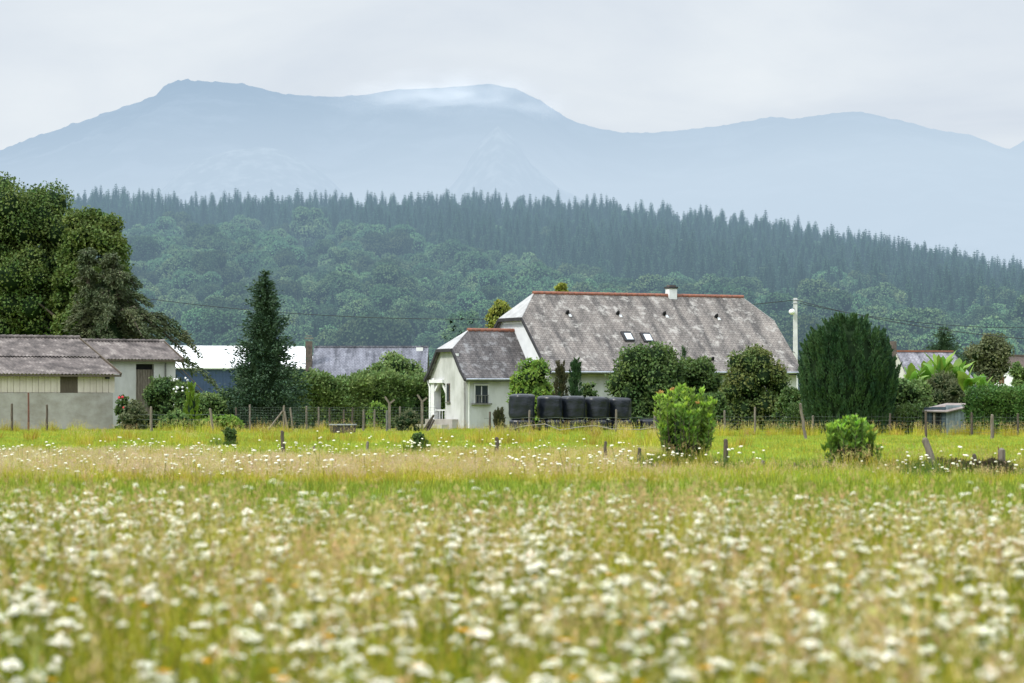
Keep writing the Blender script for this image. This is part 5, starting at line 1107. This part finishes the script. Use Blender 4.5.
# strip mown short, then the second meadow, then the lawn
mown = [tuft(650 + i, 60, .24, .05, .17, .010, [M['g3'], M['lawn'], M['seed']], .6) for i in range(3)]
P3 = pts(27.5, 54, 7, rg); scatter('mown_grass', 'short deep green mown strip between the two meadows', P3, mown, rg.uniform(.8, 1.3, len(P3)), rg=rg)
midt = [tuft(660 + i, 60, .3, .12, .34, .014, [M['g1'], M['g2'], M['seed']], .35, 11) for i in range(3)] + [tuft(665 + i, 60, .3, .12, .30, .014, [M['lawn'], M['g1'], M['seed']], .3, 3) for i in range(3)]
P4 = pts(53, 98, 5.5, rg); pxl = 512 + F * P4[:, 0] / P4[:, 1]; z = nz2(P4, .12, 8); right = (pxl > 640 + 60 * z) & (P4[:, 1] > 58 + 4 * z)
k = ~(right & (P4[:, 1] > 62 + 5 * z)) & ~((P4[:, 1] > 82 + 14 * z)); P4, right, z = P4[k], right[k], z[k]
midt += [tuft(668 + i, 50, .3, .12, .34, .014, [M['g1'], M['g2'], M['pink']], .5, 20) for i in range(3)]; px4 = 512 + F * P4[:, 0] / P4[:, 1]
ix = np.where(right | (z + rg.normal(0, .2, len(P4)) < -.15), rg.integers(3, 6, len(P4)), np.where(rg.random(len(P4)) < np.interp(px4, [0, 300, 520], [.55, .4, .1]), rg.integers(6, 9, len(P4)), rg.integers(0, 3, len(P4))))
scatter('rough_grass', 'pinkish straw-coloured rough grass of the second meadow', P4, midt, rg.uniform(.6, 1.0, len(P4)) * np.where(P4[:, 1] > 66, .72, 1), idx=ix, rg=rg)
lw_ = [tuft(680 + i, 70, .34, .04, .13, .016, [M['lawn'], M['g1'], M['seed']], .2) for i in range(4)]
P5 = pts(62, 152, 2.6, rg, ad=3); scatter('lawn_grass', 'short bright yellow-green pasture grass before the farm', P5, lw_, rg.uniform(.8, 1.4, len(P5)), tilt=.05, rg=rg)
dry = [tuft(690 + i, 60, .3, .2, .5, .018, [M['g2'], M['g1'], M['seed']], .4, 14) for i in range(3)]
P6 = []
P6.append(np.array([(x_, y_, 0) for x_, y_ in zip(rg.uniform(-26, 26, 620), rg.uniform(92, 150, 620)) if mn.noise(Vector((x_ * .13, y_ * .06, 2))) > -.02 and not (x_ > 8 and y_ < 118)]))
for px0, px1, Y_, dn in ((505, 665, 136, 2.5), (690, 1050, 124, 5), (0, 120, 141, 1.5), (120, 440, 141, 2), (905, 1040, 60, 8), (820, 900, 61, 6), (655, 715, 65, 6)):
    n_ = int((wx(px1, Y_) - wx(px0, Y_)) * dn); P6.append(np.stack([rg.uniform(wx(px0, Y_), wx(px1, Y_), n_), Y_ + rg.normal(0, .5, n_), np.zeros(n_)], 1))
P6 = np.vstack(P6); scatter('dry_grass', 'dry reddish grass along the fences and posts', P6, dry, rg.uniform(.6, 1.1, len(P6)), rg=rg)
wd_ = [tuft(720 + i, 70, .22, .15, .5, .016, [M['laurel'], M['g3'], M['seed']], .5) for i in range(3)]; P8 = []  # dark tufts added as contact shade round the feet of saplings and posts
for px, Y_, n_, sp_ in ((685, 65.6, 34, .55), (852, 61, 26, .5), (930, 58.8, 22, .5), (990, 57, 40, .8), (725, 64, 5, .15), (230, 98, 6, .3), (419, 86, 8, .3)):
    P8.append(np.stack([wx(px, Y_) + rg.normal(0, sp_, n_), Y_ - .2 + rg.normal(0, .3, n_), np.zeros(n_)], 1))
P8 = np.vstack(P8); scatter('shade_weeds', 'dark weedy tufts added as contact shade at the feet of saplings and posts', P8, wd_, rg.uniform(.5, 1.0, len(P8)), rg=rg)
def far_umbels(seed):
    rg = np.random.default_rng(seed); mb = MB()
    for i in range(5):
        x_, y_, h = rg.normal(0, .4), rg.normal(0, .5), rg.uniform(.26, .50); mb.tube([(x_, y_, 0), (x_, y_, h)], .004, 3, 0); mb.blob((x_, y_, h), rg.uniform(.022, .045), 1, i, .2, .45, 3)
    return (mb.mesh('far_umbels', [M['g3'], M['petal']]), 0)
fu = [far_umbels(700 + i) for i in range(5)]
P7 = pts(54, 86, .7, rg); pxl = 512 + F * P7[:, 0] / P7[:, 1]; z = nz2(P7, .14, 20) ; k = (rg.random(len(P7)) < np.interp(P7[:, 1], [54, 66, 86], [1, .55, .18])) & (z > .0 + .25 * (pxl > 640) - .25 * (pxl < 480) * (P7[:, 1] > 60)) & ((P7[:, 1] < 62) | (pxl < 700)); P7 = P7[k]
for px, Y_, n_ in ((680, 63, 9), (880, 58, 3), (990, 55, 3)): P7 = np.vstack([P7, np.stack([wx(px, Y_) + rg.normal(0, .5, n_), Y_ + rg.normal(0, .9, n_), np.zeros(n_)], 1)])
scatter('distant_wildflowers', 'small white wildflowers dotted through the second meadow', P7, fu, rg.uniform(.7, 1.2, len(P7)), rg=rg)

# three hundred of the nearest flowers, each with stem and head
def flower_proto(seed, yellow=False):
    rg = np.random.default_rng(seed); h = rg.uniform(.60, .80) if not yellow else rg.uniform(.5, .64); lx, ly = rg.normal(0, .05), rg.normal(0, .05)
    st = MB(); st.tube([(0, 0, 0), (lx * .3, ly * .3, h * .5), (lx, ly, h)], [.0035, .003, .002], 5)
    k = 14; z_ = rg.uniform(.1, .8, k); P_ = np.stack([lx * z_ ** 2, ly * z_ ** 2, h * z_], 1); st.leaves(P_, sph(k, rg) + [0, 0, .4], .10, .016, 0, rg); hd = MB(); r_ = rg.uniform(.028, .052)
    if yellow:
        for i in range(11): a = i / 11 * 6.28; hd.leaves([(lx, ly, h)], [(math.cos(a), math.sin(a), .25)], .026, .012, 0, rg)
        hd.blob((lx, ly, h + .003), .008, 0, 1, seg=4)
    else: umbel_rays(st, (lx, ly, h), r_, 0); umbel(hd, (lx, ly, h), r_, 0, rg, 34, rg.uniform(.2, .9))
    return st.mesh('stem', M['g3']), hd.mesh('flower_head', M['yel'] if yellow else M['petal'])
FP = [flower_proto(800 + i) for i in range(10)]; YP = [flower_proto(830 + i, True) for i in range(4)]
def put_flower(x_, y_, pr, name, label, group, s_):
    t_ = thing(name, (x_, y_, 0), label, 'flower', group); t_.rotation_euler = (0, 0, rg.uniform(0, 6.28)); t_.scale = (s_, s_, rg.uniform(.92, 1.06))
    for m_, nm in zip(pr, ('stem', 'flower_head')): o_ = bpy.data.objects.new(nm, m_); C.objects.link(o_); o_.parent = t_
cnt = 0
while cnt < 290:
    y_ = 7.6 + 9.5 * rg.random() ** .8; x_ = rg.uniform(-1, 1) * .178 * y_
    if mn.noise(Vector((x_ * .6, y_ * .6, 9))) < -.2 + .1 * rg.random(): continue
    put_flower(x_, y_, FP[cnt % 10], 'wild_carrot_flower', 'flat white wild carrot flower on a thin stem in the tall meadow', 'white wild carrot flowers standing nearest in the tall meadow', rg.uniform(.65, 1.0)); cnt += 1
for i in range(80):
    y_ = 8.2 + 9 * rg.random(); x_ = rg.uniform(-1, 1) * .17 * y_
    if i % 2: x_ = abs(x_)
    put_flower(x_, y_, YP[i % 4], 'yellow_flower', 'small orange-yellow daisy-like flower low among white flowers in the meadow', 'orange-yellow flowers in the tall meadow', rg.uniform(.9, 1.3))
